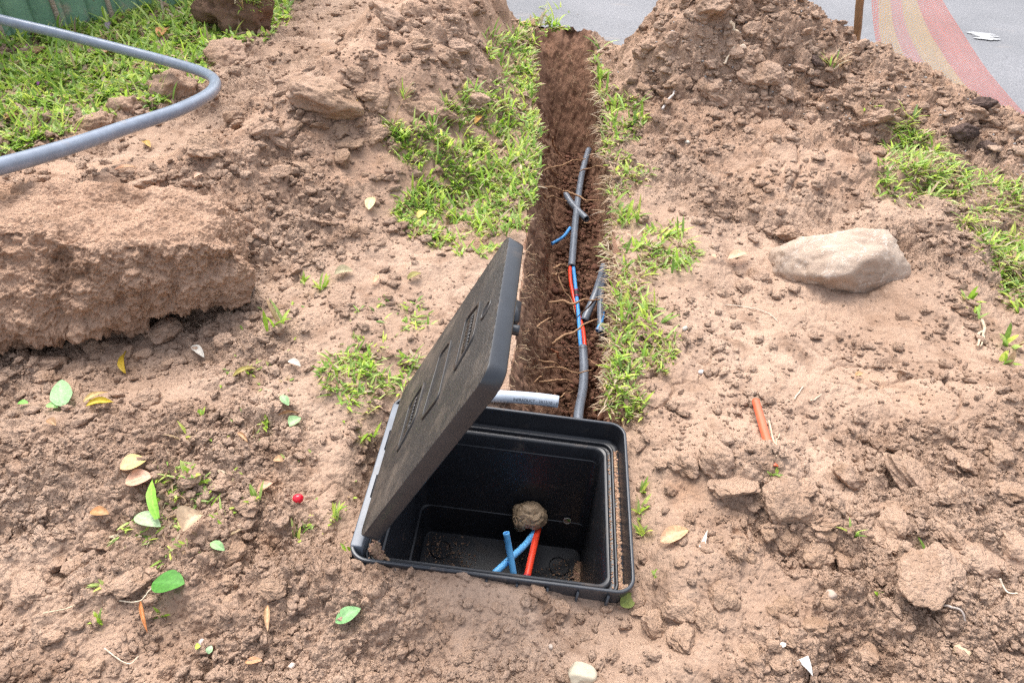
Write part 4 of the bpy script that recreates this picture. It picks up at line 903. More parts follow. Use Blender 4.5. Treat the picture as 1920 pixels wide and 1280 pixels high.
build_grass('grass', [grass_patch('strip', LSTRIP, 7200, (10, 24), (3, 6.5), .22, (.6, 1.55), (-.2, .7), .34, 1011, gapscale=13), grass_patch('strip', LSTRIP, 700, (25, 48), (3, 5), .1, (.2, .8), (.3, 1.1), .40, 1012),
    grass_patch('edge', [(975, 60), (996, 60), (1000, 250), (996, 360), (975, 430), (955, 430), (985, 340), (988, 200)], 700, (12, 24), (2.5, 5), .4, (.4, 1.2), (.2, 1.2), .25, 1013, az=0., azs=1.2)])
RSTRIP = [(1112, 60), (1128, 165), (1185, 180), (1222, 235), (1165, 265), (1150, 300), (1215, 305), (1225, 340), (1160, 365), (1165, 395), (1235, 410), (1310, 460), (1300, 515), (1230, 505), (1185, 540), (1225, 560), (1240, 600), (1272, 650), (1250, 690), (1185, 700), (1205, 760), (1194, 790), (1140, 775), (1138, 700), (1162, 640), (1150, 560), (1164, 470), (1154, 400), (1142, 300), (1134, 230), (1118, 130)]
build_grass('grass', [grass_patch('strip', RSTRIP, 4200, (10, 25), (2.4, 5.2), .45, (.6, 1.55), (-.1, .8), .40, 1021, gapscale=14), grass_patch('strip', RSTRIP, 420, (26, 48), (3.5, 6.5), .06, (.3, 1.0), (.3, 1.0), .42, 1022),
    grass_patch('lip', [(1114, 90), (1130, 90), (1146, 230), (1162, 400), (1177, 560), (1177, 640), (1152, 770), (1130, 770), (1146, 640), (1142, 560), (1144, 400), (1130, 230)], 1300, (12, 34), (1.4, 3.0), .9, (.9, 1.8), (.3, 1.5), .30, 1023, az=math.pi, azs=.9)])
RPATCH = [(1610, 180), (1650, 205), (1690, 232), (1740, 262), (1760, 300), (1830, 330), (1960, 360), (1960, 600), (1900, 570), (1850, 500), (1830, 440), (1760, 390), (1690, 392), (1640, 368), (1660, 320), (1650, 275), (1690, 262), (1640, 215)]
build_grass('grass', [grass_patch('patch', RPATCH, 4200, (16, 40), (2.4, 5.), .25, (.6, 1.5), (.1, 1.), .34, 1031, az=-.6, azs=1.6, gapscale=7), grass_patch('patch', RPATCH, 1300, (14, 30), (2, 4), .55, (.8, 1.5), (0, .6), .2, 1032)])
MIDP = [(600, 690), (640, 660), (720, 640), (775, 650), (790, 690), (760, 720), (735, 770), (700, 800), (690, 760), (640, 760), (600, 720)]
build_grass('grass', [grass_patch('mid', MIDP, 800, (12, 34), (2.6, 5.5), .25, (.6, 1.5), (-.1, .8), .36, 1041, gapscale=14), grass_patch('mid', [(640, 590), (800, 560), (810, 610), (760, 650), (660, 640)], 220, (12, 26), (3, 5), .15, (.6, 1.4), (0, .9), .40, 1042, gapscale=16)])
CUT = [(180, 960), (230, 940), (320, 870), (440, 850), (450, 880), (380, 905), (420, 960), (450, 1000), (380, 1030), (330, 1060), (290, 1010), (210, 1000)]
build_grass('grass_clippings', [grass_patch('bits', [(420, 560), (760, 560), (700, 850), (640, 1040), (440, 1020), (360, 800)], 420, (7, 17), (2.2, 5), .3, (.9, 1.6), (-.3, .5), .52, 1052, gapscale=20), grass_patch('cut', CUT, 520, (14, 36), (2.6, 6), .45, (.9, 1.6), (-.3, .6), .36, 1051, gapscale=16)])
def tuft(px, py, n, lpx, wpx, label, straw=.05, spread=.35, up=.6, group=None):
    p = put_on(px, py); d = depth_of(p); g = rng; m = n; root = np.tile(p, (m, 1)) + np.column_stack([g.normal(0, spread * lpx * d / FPX * .35, m), g.normal(0, spread * lpx * d / FPX * .35, m), np.full(m, -.004)])
    c0 = GREENS[g.integers(0, len(GREENS), m)] * g.uniform(.8, 1.2, (m, 1)); st = g.random(m) < straw; c0[st] = STRAW[g.integers(0, 4, st.sum())]
    V, q, c = blades(root, g.uniform(.6, 1.05, m) * lpx * d / FPX, g.uniform(.7, 1.2, m) * wpx * d / FPX, g.uniform(0, 6.28, m), g.uniform(up * .3, up * 1.7, m), g.uniform(.1, .9, m), c0, c0 * np.array([1.2, 1.1, 1.2]))
    solid('grass_sprig', V, q, mat=M_GRASS, col=c, label=label, cat='grass sprig', group=group)
for a in [(605, 540, 8, 40, 7, 'grass sprig with a tall blade left of the tipped up lid'), (522, 622, 7, 62, 8, 'tall grass sprig with one long leaning blade below the earth block end'), (570, 530, 6, 24, 6, 'small grass sprig next to the olive dead leaf'), (465, 690, 9, 32, 5, 'spiky grass sprig above the yellow pod leaf'),
          (510, 690, 5, 24, 6, 'low grass sprig between two pale scraps'), (380, 785, 5, 22, 6, 'tiny grass sprig right of the smooth footprint'), (495, 792, 8, 26, 6, 'low grass sprig beside the rolled brown leaf'), (345, 822, 3, 44, 5, 'two bladed sprig above the cut grass'),
          (630, 968, 9, 42, 6, 'grass sprig near the left rim of the pit'), (480, 945, 6, 36, 8, 'broad bladed sprig left of the red berry'), (655, 1035, 6, 28, 6, 'grass sprig at the near left corner of the pit'), (572, 985, 5, 24, 6, 'small sprig below the red berry'),
          (560, 1000, 7, 44, 5, 'straw and green sprig below the berry, larger one'), (185, 1165, 8, 28, 6, 'green sprig in the foreground lower left'), (195, 1100, 5, 30, 6, 'thin sprig left of the dark green oval leaf'), (300, 1150, 6, 26, 6, 'sprig beside the rolled orange leaf'),
          (1452, 886, 8, 26, 7, 'green sprig at the foot of the orange tube'), (1590, 1012, 6, 40, 5, 'thin sprig left of the overhanging slab'), (1748, 1040, 6, 50, 6, 'sprig with long thin blades on the overhanging slab'), (1648, 1118, 5, 16, 9, 'tiny round leaved sprig under the overhanging slab'),
          (1892, 650, 7, 62, 13, 'broad bladed sprig at the right edge'), (1885, 680, 6, 36, 10, 'short broad sprig just under the one at the right edge'), (1822, 560, 8, 34, 7, 'sprig hanging down the bank below the right grass'), (1828, 590, 6, 30, 6, 'lower of the two sprigs on the right bank'),
          (1560, 130, 16, 42, 4, 'pale sprig alone on the right heap'), (1205, 925, 6, 36, 6, 'sprig against the right wall of the pit, farthest one'), (1200, 960, 8, 42, 7, 'sprig against the right wall of the pit, middle one'), (1205, 1000, 7, 40, 6, 'sprig against the right wall of the pit, nearest one'), (1230, 1075, 5, 20, 8, 'small green sprig near the right corner of the pit'),
          (755, 262, 10, 34, 5, 'sprig at the edge of the left heap above the grass strip'), (1125, 150, 9, 30, 8, 'round leaved sprig at the far trench corner'), (755, 180, 14, 40, 3, 'tuft of thin pale stems on the left heap'), (700, 690, 9, 46, 7, 'bushy sprig between the mid soil and the lid'), (360, 905, 7, 36, 9, 'broad leaved sprig in the cut grass at left'), (690, 815, 9, 40, 6, 'sprig in the hollow behind the left pit rim')]:
    tuft(*a, straw=.55 if ('straw' in a[5] or 'pale s' in a[5]) else .08)

# ------------------------------------------------------------------ roots
def wiggle(P, amp, seed):
    P = np.array(P, float); n = len(P); g = np.random.default_rng(seed); s = np.linspace(0, 1, n)
    for k in range(3): P[:, k] += amp * (np.interp(s, np.linspace(0, 1, 7), g.normal(0, 1, 7)) + .4 * np.interp(s, np.linspace(0, 1, 15), g.normal(0, 1, 15)))
    return P
def root(pts, z0, z1, wpx, label, group=None, col=(.36, .22, .13), seed=0, cat='root', name='root'):
    Z = np.linspace(z0, z1, len(pts)); P = [at(a, b, z) for (a, b), z in zip(pts, Z)]; d = depth_of(P[len(P) // 2]); r = wpx * .5 * d / FPX
    P = wiggle(smooth_path(P, 34), r * .7, seed); V, q = tube_geo(P, r, 34, 7, 0, True, rs=[.9, 1.1, 1, .9, .75, .5], wob=.12)
    n = len(V); c = np.tile(np.array(col), (n, 1)) * np.random.default_rng(seed).uniform(.85, 1.15, (n, 1)); solid(name, V, q, mat=M_ROOT, col=c, label=label, cat=cat, group=group)
RT = [([(1013, 323), (1043, 311), (1071, 302), (1098, 298)], -.22, -.30, 3.4, 'root crossing the trench under the far end of the long duct'), ([(1038, 258), (1037, 271), (1043, 284), (1056, 297)], -.10, -.30, 3, 'crooked root hanging near the end wall of the trench'), ([(1012, 351), (1044, 352), (1054, 363), (1058, 370)], -.15, -.28, 4, 'thick root reaching the crosswise duct offcut from the left wall'),
      ([(1012, 361), (1024, 369), (1043, 371), (1063, 380)], -.15, -.29, 4, 'root just below the thick one at the crosswise offcut'), ([(1057, 356), (1079, 366), (1101, 374), (1134, 377)], -.29, -.25, 3.5, 'root bridging over the long duct at the crosswise offcut'), ([(1084, 322), (1105, 316), (1124, 312), (1145, 319)], -.30, -.10, 2.6, 'thin root from the right wall over the long duct'),
      ([(1094, 418), (1116, 415), (1138, 402)], -.35, -.2, 2.5, 'thin root right of the crosswise offcut'), ([(1032, 316), (1045, 327), (1056, 338)], -.28, -.34, 2, 'thin short root on the trench floor beyond the offcut'), ([(1116, 473), (1139, 466), (1155, 463)], -.30, -.15, 2.6, 'root end sticking out of the right wall above the leaning duct'),
      ([(1032, 566), (1054, 564), (1075, 571), (1096, 562), (1126, 562)], -.20, -.22, 5, 'thick wavy root lying over the red and blue tubes'), ([(1033, 646), (1054, 633), (1072, 623), (1094, 607), (1120, 598)], -.24, -.22, 5, 'thick root slanting over the tubes at the leaning duct foot'), ([(1043, 505), (1050, 525), (1058, 545), (1070, 562), (1078, 592)], -.25, -.34, 3.4, 'root running along the left of the red tube'),
      ([(1033, 515), (1048, 511), (1066, 512)], -.22, -.3, 4, 'forked root stub at the cut end of the duct sheath'), ([(1041, 503), (1051, 496), (1066, 501)], -.22, -.3, 4, 'root stub just above the forked one'), ([(1010, 676), (1039, 681), (1054, 693), (1062, 708)], -.18, -.34, 3.5, 'root dropping from the left wall near the pit'), ([(1022, 690), (1054, 689), (1080, 698), (1112, 694)], -.24, -.28, 3.6, 'root lying over the duct sheath close to the pit'),
      ([(1118, 560), (1103, 576), (1076, 600)], -.22, -.3, 3, 'dark root crossing from the leaning duct to the blue tube'), ([(1008, 649), (1072, 651), (1125, 650)], -.20, -.24, 1.8, 'thin straight dark root stretched across the trench'), ([(1012, 716), (1043, 712), (1070, 715), (1082, 732)], -.22, -.33, 4, 'arched root just behind the pale duct stub'), ([(1001, 716), (1015, 706), (1016, 698)], -.16, -.13, 3, 'short root stub on the left wall near the lid'),
      ([(1047, 746), (1060, 738), (1080, 734)], -.25, -.33, 2.4, 'fine root beside the pale duct stub end'), ([(1130, 690), (1118, 684), (1102, 672)], -.1, -.3, 2, 'fine root trailing from the right grass near the pit'), ([(1008, 612), (1020, 602), (1034, 594)], -.14, -.18, 3.4, 'root stub jutting from the left wall beside the lid'), ([(1036, 655), (1048, 668), (1060, 680)], -.22, -.3, 3.4, 'reddish root stub beside the duct sheath end')]
for i, (p, a, b_, wpx, lab) in enumerate(RT): root(p, a, b_, wpx, lab, None, (.10, .06, .045) if 'dark' in lab else ((.33, .14, .08) if 'reddish' in lab else (.36, .22, .13)), 900 + i)
def fine_roots():
    g = np.random.default_rng(31); Vs, Qs, Cs, b0 = [], [], [], 0
    for k in range(2100):
        left = g.random() < .62; y = 1.15 + 2.75 * g.random() ** 1.15; end = y > T_END
        t = g.random() ** 1.3 * .85; zf = trench_floor(y)
        if end:
            l, r_ = np.interp(y, TY, TL), np.interp(y, TY, TR); p = np.array([l + (r_ - l) * g.random(), y, zf + .01]); d = np.array([g.normal(0, .4), -1., g.normal(-.6, .5)])
        elif left:
            l, f_ = float(tl(np.array([y]))[0]), np.interp(y, TY, FL_); p = np.array([l + (f_ - l) * t ** 1.25, y, zf * t]); d = np.array([1., g.normal(0, .6), g.normal(-.2, .6)])
        else:
            l, f_ = float(tr(np.array([y]))[0]), np.interp(y, TY, FR_); p = np.array([l + (f_ - l) * t, y, zf * t]); d = np.array([-1., g.normal(0, .6), g.normal(-.5, .5)])
        L_ = g.uniform(.012, .055) * (1 if left else 1.2); d /= np.linalg.norm(d); n = 6; P = [p - d * .008]
        for j in range(n - 1): d = d + g.normal(0, .35, 3) + np.array([0, 0, -.12]); d /= np.linalg.norm(d); P.append(P[-1] + d * L_ / n)
        V, q = tube_geo(P, g.uniform(.0003, .0009), 7, 3, 0, True); Vs.append(V); Qs.append(q + b0); b0 += len(V); c = np.array([(.42, .28, .17), (.34, .2, .12), (.5, .37, .24)][g.integers(3)]) * g.uniform(.7, 1.1); Cs.append(np.tile(c, (len(V), 1)))
    o = link('fine_roots', mesh('fine_roots', np.concatenate(Vs), np.concatenate(Qs), col=np.concatenate(Cs)), M_ROOT); tag(o, kind='stuff')
fine_roots()
def twig(pts, wpx, label, col=(.55, .42, .30), lift=.004, seed=0, cat='twig', branch=None):
    H_ = hits([p[0] for p in pts], [p[1] for p in pts]); H_[:, 2] = np.maximum(H_[:, 2], H_[:, 2].mean() - .01) + lift
    if len(pts) > 2 and branch == 'up': H_[0, 2] += .03
    d = depth_of(H_[0]); r = wpx * .5 * d / FPX; P = wiggle(smooth_path(H_, 24), r * .5, seed); V, q = tube_geo(P, r, 24, 7, 0, True, rs=[1, 1, .9, .8, .6], wob=.1)
    if branch and branch != 'up':
        B_ = hits([b[0] for b in branch], [b[1] for b in branch]); B_[:, 2] += lift; V2, q2 = tube_geo(wiggle(smooth_path(B_, 16), r * .4, seed + 1), r * .8, 16, 7, 0, True, rs=[1, .8, .5]); q = np.concatenate([q, q2 + len(V)]); V = np.concatenate([V, V2])
    solid('twig', V, q, mat=M_ROOT, col=np.tile(np.array(col), (len(V), 1)), label=label, cat=cat)
twig([(1437, 800), (1446, 822), (1454, 836), (1455, 858)], 4, 'forked pale twig beside the orange tube', branch=[(1454, 832), (1459, 820), (1462, 808)], seed=1)
twig([(1840, 600), (1846, 618), (1835, 632), (1828, 652)], 6, 'pale bent root poking out of the bank at right', (.5, .39, .28), .008, 2, 'root', branch=[(1842, 625), (1842, 640), (1838, 652)])
twig([(135, 572), (160, 548), (172, 535), (202, 520)], 3, 'thin root on the face of the earth block', (.42, .28, .18), .012, 3, 'root')
twig([(338, 565), (358, 585), (372, 612), (382, 624)], 2.5, 'thin dry twig at the right end of the earth block', (.5, .38, .28), .01, 4, branch=[(358, 546), (360, 570), (362, 588)])
twig([(492, 560 + 48), (510, 600), (530, 592)], 2, 'short thin twig near the tall grass sprig', (.55, .45, .36), .004, 5)
twig([(1238, 215), (1250, 200), (1262, 182)], 5, 'grey stick standing on the slope right of the trench', (.5, .44, .4), .01, 6)
twig([(1355, 130), (1360, 118), (1368, 105), (1374, 100)], 4, 'pale curved stem on the right heap', (.68, .56, .42), .01, 7)
twig([(1368, 50), (1376, 60), (1384, 66)], 7, 'short pale splinter near the top of the right heap', (.72, .58, .42), .012, 8)
twig([(1360, 572), (1400, 578), (1440, 590), (1458, 604)], 2.2, 'thin pale root lying on the smooth soil below the rock', (.6, .48, .38), .004, 9, 'root')
twig([(1490, 748), (1497, 738), (1505, 728)], 3, 'short twig right of the orange tube', (.62, .5, .38), .004, 10)
twig([(1518, 754), (1530, 748), (1538, 742)], 2.6, 'short twig farther right of the orange tube', (.62, .5, .38), .004, 11)
twig([(90, 1160), (130, 1140), (160, 1130)], 3, 'dry straw stem at the lower left', (.58, .46, .32), .006, 12)
twig([(225, 1132), (262, 1130), (285, 1105)], 3, 'dry pale stem leaning on the rolled orange leaf', (.66, .56, .42), .008, 13)
twig([(200, 1222), (240, 1245), (262, 1232)], 2.6, 'dry pale grass stalk near the bottom left corner', (.66, .56, .42), .006, 14)
twig([(1750, 1140), (1780, 1160), (1800, 1178)], 5, 'grey twig under the overhanging slab', (.4, .34, .3), .01, 15)
twig([(1870, 1090), (1890, 1110), (1918, 1128)], 4, 'pale straw stalk at the right edge', (.68, .58, .45), .01, 16)

# ------------------------------------------------------------------ fallen leaves
def leaf(px0, py0, px1, py1, wr, c0, c1, label, curl=.25, lift=.011, shape='oval', arch=.1, roll=0., cat='leaf', vein=None, name='leaf', tiltdeg=0.):
    A, B_ = hits([px0, px1], [py0, py1]); mz = max(A[2], B_[2]); A[2] = mz - .4 * (mz - A[2]) + lift; B_[2] = mz - .4 * (mz - B_[2]) + lift
    ax_ = B_ - A; L_ = np.linalg.norm(ax_); ax_ /= L_; sd_ = np.cross(ax_, [0, 0, 1.]); sd_ /= np.linalg.norm(sd_); up = np.cross(sd_, ax_)
    if tiltdeg: a = rad(tiltdeg); sd_, up = sd_ * math.cos(a) + up * math.sin(a), up * math.cos(a) - sd_ * math.sin(a)
    nu, nv = 17, 9; t = np.linspace(0, 1, nu); s = np.linspace(-1, 1, nv); g = np.random.default_rng(int(px0 * 7 + py0))
    if shape == 'oval': pr = np.sin(np.pi * t ** .85) ** .8
    elif shape == 'heart': pr = np.where(t < .25, np.sqrt(np.clip(t / .25, 0, 1)) * .95 + .05, np.cos((t - .25) / .75 * np.pi / 2) ** .8)
    elif shape == 'tri': pr = 1 - t * .97
    elif shape == 'blade': pr = np.interp(t, [0, .2, .6, 1], [.5, .9, 1, .02])
    else: pr = np.sin(np.pi * t) ** .6
    pa = abs(math.atan2(py1 - py0, px1 - px0)); wpx = wr * math.hypot(px1 - px0, py1 - py0) / (1 - .3 * abs(math.cos(pa)))
    pr = pr * wpx * .5 * depth_of(A) / FPX; T_, S_ = np.meshgrid(t, s, indexing='ij'); W_ = pr[:, None] * S_
    wav = .05 * L_ * fbm2(T_ * 3 + px0, S_ * 1.5, 2, 7) * (curl > .2)
    if roll: ph = S_ * roll; lat = np.sin(ph) / roll * pr[:, None]; hgt = (1 - np.cos(ph)) / roll * pr[:, None]
    else: lat = W_; hgt = curl * np.abs(S_) ** 1.6 * pr[:, None]
    hgt = hgt + arch * L_ * np.sin(np.pi * T_) + wav
    V = A + ax_ * (T_ * L_)[..., None] + sd_ * lat[..., None] + up * hgt[..., None]
    if shape == 'heart': V = V - ax_ * (.12 * L_ * (1 - np.abs(S_)) * np.exp(-T_ * 9) * -1)[..., None]
    c0, c1 = np.array(c0), np.array(c1); k = np.clip(T_ * .6 + .35 * fbm2(T_ * 4 + py0, S_ * 3, 3, 17) + .2, 0, 1)
    C = c0 + (c1 - c0) * k[..., None]; mid = np.exp(-(S_ / .12) ** 2) * (1 if vein is None else 1); vc = np.minimum(C * 1.35 + .03, .9) if vein is None else np.array(vein); C = C + (vc - C) * (mid * .5)[..., None]
    solid(name, V.reshape(-1, 3), grid_quads(nu, nv), mat=M_LEAF, col=C.reshape(-1, 3), label=label, cat=cat)
G1, G2 = (.055, .20, .025), (.09, .28, .04); PG = (.27, .46, .21); TAN = (.50, .31, .16); PEACH = (.66, .38, .24); OR = (.55, .23, .08); YB = (.50, .34, .03); BR = (.25, .14, .08); CREAM = (.75, .62, .45)
leaf(292, 1103, 354, 1110, .60, G1, G2, 'glossy dark green oval leaf lying flat on the foreground soil', .12, arch=.04, tiltdeg=8)
leaf(124, 772, 125, 732, .95, PG, (.33, .52, .27), 'pale green heart shaped leaf at left', .15, shape='heart', arch=.05)
leaf(94, 772, 114, 773, .5, (.25, .5, .15), (.35, .55, .2), 'small green leaf beside the heart shaped one'); leaf(42, 770, 62, 771, .45, (.18, .42, .08), (.25, .5, .12), 'small bright green leaf at the far left, left of the heart shaped one')
leaf(240, 708, 240, 664, .38, YB, (.30, .20, .02), 'mustard brown leaf standing upright in the soil', .5, .010, tiltdeg=40)
leaf(168, 775, 220, 768, .32, YB, (.6, .45, .04), 'mustard yellow curled leaf, lower of a pair', .4, roll=1.2); leaf(163, 768, 212, 752, .24, (.5, .36, .12), TAN, 'dull brown curled leaf lying on the mustard yellow one', .4, .012, roll=1.)
leaf(95, 795, 110, 806, .6, BR, TAN, 'small dark brown leaf below the heart shaped leaf', .4)
leaf(232, 893, 281, 872, .55, PEACH, (.70, .52, .16), 'peach leaf with a yellow tip, upper of two', .2, .012); leaf(240, 917, 291, 900, .55, PEACH, (.72, .42, .30), 'peach pink leaf touching the yellow tipped one', .2, .009)
leaf(266, 1130, 282, 1195, .26, OR, (.62, .28, .12), 'rolled orange brown leaf in the foreground', .3, .010, roll=2.4)
leaf(503, 1136, 503, 1186, .36, TAN, (.55, .38, .24), 'tan boat shaped leaf in the foreground', .6, .008, roll=1.6)
leaf(630, 1171, 677, 1141, .42, (.16, .36, .12), (.25, .45, .2), 'dull green narrow leaf in front of the pit corner', .15)
leaf(1162, 1142, 1188, 1118, .62, (.16, .20, .04), (.24, .27, .07), 'olive green leaf leaning on the right front corner of the pit', .15, .012, tiltdeg=-25)
leaf(1234, 1030, 1290, 996, .36, PEACH, (.62, .42, .22), 'peach tan leaf on the soil right of the pit', .4, .01)
leaf(438, 712, 482, 694, .24, (.52, .46, .15), (.62, .5, .2), 'yellowish pod like leaf left of the mid grass', .4, roll=1.6)
leaf(545, 808, 566, 790, .7, (.42, .58, .30), PG, 'pale green folded leaf below the rolled brown one', .5); leaf(530, 755, 544, 770, .6, PG, (.4, .6, .3), 'small pale green leaf above the rolled brown one', .2); leaf(523, 788, 562, 783, .22, BR, TAN, 'rolled brown leaf above the folded green one', roll=2.2)
leaf(350, 1012, 388, 980, .85, (.48, .34, .22), (.58, .44, .30), 'large crumpled tan leaf in the cut grass', .8, .014, arch=.2)
leaf(488, 936, 516, 918, .42, PEACH, (.60, .36, .25), 'pinkish leaf above the broad green sprig', .4); leaf(450, 826, 470, 846, .42, (.50, .28, .16), TAN, 'twisted brown leaf above the pinkish one', .6, roll=1.8)
leaf(516, 872, 535, 878, .6, (.45, .28, .16), TAN, 'folded tan leaf left of the lid', .5); leaf(174, 969, 210, 972, .4, OR, TAN, 'orange brown leaf at the left end of the cut grass', .4)
leaf(256, 972, 306, 996, .40, (.36, .48, .26), (.42, .55, .32), 'pale grey green leaf in the cut grass', .2); leaf(304, 990, 290, 908, .24, (.20, .46, .05), (.3, .55, .08), 'bright green broad blade standing in the cut grass', .2, .02, 'blade', tiltdeg=20)
leaf(372, 910, 345, 900, .5, (.2, .44, .06), (.16, .4, .06), 'round green leaf in the cut grass, upper edge', .3); leaf(400, 1030, 428, 1048, .4, (.3, .5, .2), PG, 'light green leaf at the lower right of the cut grass')
leaf(362, 655, 383, 670, .45, (.62, .58, .5), (.62, .57, .5), 'white papery scrap below the earth block', .4, cat='scrap', name='paper_scrap'); leaf(542, 686, 566, 694, .42, (.6, .55, .47), (.6, .54, .46), 'white curled petal left of the mid grass', .5, cat='petal', name='petal')
leaf(692, 404, 700, 376, .62, (.72, .58, .36), (.66, .46, .20), 'cream yellow leaf left of the grass strip', .3); leaf(783, 414, 800, 402, .6, (.62, .50, .12), (.66, .50, .14), 'yellow leaf in the lower grass strip', .3)
leaf(628, 524, 664, 514, .5, (.30, .27, .16), (.42, .36, .22), 'olive grey dead leaf left of the lid', .5); leaf(764, 526, 790, 515, .4, (.24, .22, .06), (.34, .28, .1), 'small green brown leaf beside the upper lid edge', .4)
leaf(700, 1155 - 620, 712, 520, .4, PEACH, TAN, 'small peach leaf right of the olive grey one', .3)
for a in [(302, 82, 319, 63, .7, OR, TAN, 'orange brown leaf in the far lawn'), (194, 112, 222, 98, .55, (.42, .24, .14), TAN, 'brown curled leaf in the lawn behind the conduit loop'), (66, 108, 92, 100, .6, BR, (.3, .17, .1), 'dark brown leaf in the lawn near the fence'), (10, 232, 40, 224, .55, TAN, (.52, .3, .16), 'light brown leaf at the left edge of the lawn'), (292, 130, 310, 120, .55, OR, (.5, .25, .1), 'small orange leaf under the conduit'),
          (28, 100, 40, 92, .5, (.05, .03, .03), BR, 'blackish leaf near the fence foot'), (158, 50, 172, 34, .6, (.14, .08, .14), (.2, .12, .18), 'purple leaf by the fence, left one'), (203, 62, 209, 46, .55, (.28, .22, .26), (.34, .27, .3), 'grey purple leaf standing in the far lawn'), (50, 90, 60, 84, .6, (.42, .14, .30), (.5, .2, .36), 'pink petal near the fence foot'), (73, 165, 77, 158, .6, (.36, .08, .36), (.4, .12, .4), 'purple petal in the middle of the lawn'),
          (214, 320, 256, 316, .26, (.45, .22, .14), TAN, 'reddish brown leaf on the soil behind the earth block'), (290, 340, 300, 356, .4, PEACH, (.6, .4, .28), 'small peach leaf right of the reddish brown one'), (270, 268, 284, 282, .5, (.42, .26, .06), (.5, .32, .1), 'mustard leaf under the near arm of the conduit'), (368, 350, 385, 340, .5, PEACH, (.66, .46, .34), 'pale pink leaf on the left heap'), (664, 205, 672, 195, .6, (.55, .34, .05), (.6, .4, .1), 'small yellow leaf on the left heap'),
          (1363, 492, 1403, 484, .36, PEACH, (.70, .45, .3), 'peach leaf left of the pale rock'), (1332, 485, 1340, 492, .6, (.66, .5, .3), PEACH, 'tiny pale leaf left of the peach leaf'), (1600, 712, 1614, 706, .5, (.5, .3, .14), TAN, 'tiny tan leaf on the smooth soil below the rock'), (890, 238, 905, 226, .5, (.62, .36, .08), OR, 'orange leaf in the upper grass strip'), (900, 215, 912, 225, .5, (.62, .4, .15), TAN, 'small tan leaf in the upper grass strip'), (655, 1205, 480, 1212, .02, TAN, TAN, 'x')][:-1]:
    leaf(a[0], a[1], a[2], a[3], a[4], a[5], a[6], a[7], .35, .010, cat='petal' if 'petal' in a[7] else 'leaf', name='petal' if 'petal' in a[7] else 'leaf')
leaf(460, 1243, 492, 1236, .3, OR, PEACH, 'orange peach leaf near the bottom edge', .3); leaf(392, 1228, 398, 1212, .7, PG, (.5, .6, .4), 'pale green leaf near the grey pebble'); leaf(370, 1222, 380, 1218, .8, (.4, .6, .06), (.5, .66, .1), 'small lime green leaf left of the pale green one')
leaf(1315, 1028, 1324, 1000, .34, (.62, .58, .52), (.66, .6, .52), 'white shard standing in the soil right of the pit', .1, .004, 'tri', cat='shard', name='shard'); leaf(1500, 1240, 1520, 1272, .60, (.62, .6, .56), (.64, .62, .58), 'white triangular shard at the bottom right', .02, .012, 'tri', cat='shard', name='shard'); leaf(1456, 1222, 1468, 1216, .5, (.8, .78, .74), (.82, .8, .76), 'tiny white flake above the white triangular shard', .1, cat='shard', name='shard')

# ------------------------------------------------------------------ turf clod at the top of the lawn
def turf():
    p = put_on(448, 55); t = thing('turf_clod', 'upturned turf clod with grass on top at the far end of the lawn', 'turf clod', p)
    V, F = ICO[5]; d = depth_of(p); r = 62 * d / FPX; V = clodify(V, 650, .5, .55) * np.array([1.0, .8, .85]) * r; V = V + p + np.array([0, .02, r * .55])
    solid('soil', V, tris=F, mat=soil_mat('dark_turf_soil', (.21, .13, .09), (.16, .095, .065), (.11, .065, .045), grit=.5), parent=t)
    g = np.random.default_rng(41); n = 900; a = g.uniform(-1.2, 2.0, n); el = g.uniform(.1, 1.5, n); rr = r * 1.0; R_ = p + np.array([0, .02, r * .55]) + np.column_stack([rr * np.cos(el) * np.cos(a), .8 * rr * np.cos(el) * np.sin(a), .85 * rr * np.sin(el)])
    c0 = np.where(g.random((n, 1)) < .45, STRAW[g.integers(0, 4, n)], GREENS[g.integers(0, 6, n)]); V, q, c = blades(R_, g.uniform(.03, .08, n), g.uniform(.003, .007, n), a + g.normal(0, .5, n), g.uniform(.2, 1.4, n), g.uniform(.2, 1.2, n), c0, c0 * 1.15)
    solid('grass', V, q, mat=M_GRASS, col=c, parent=t, kind='stuff')
turf()

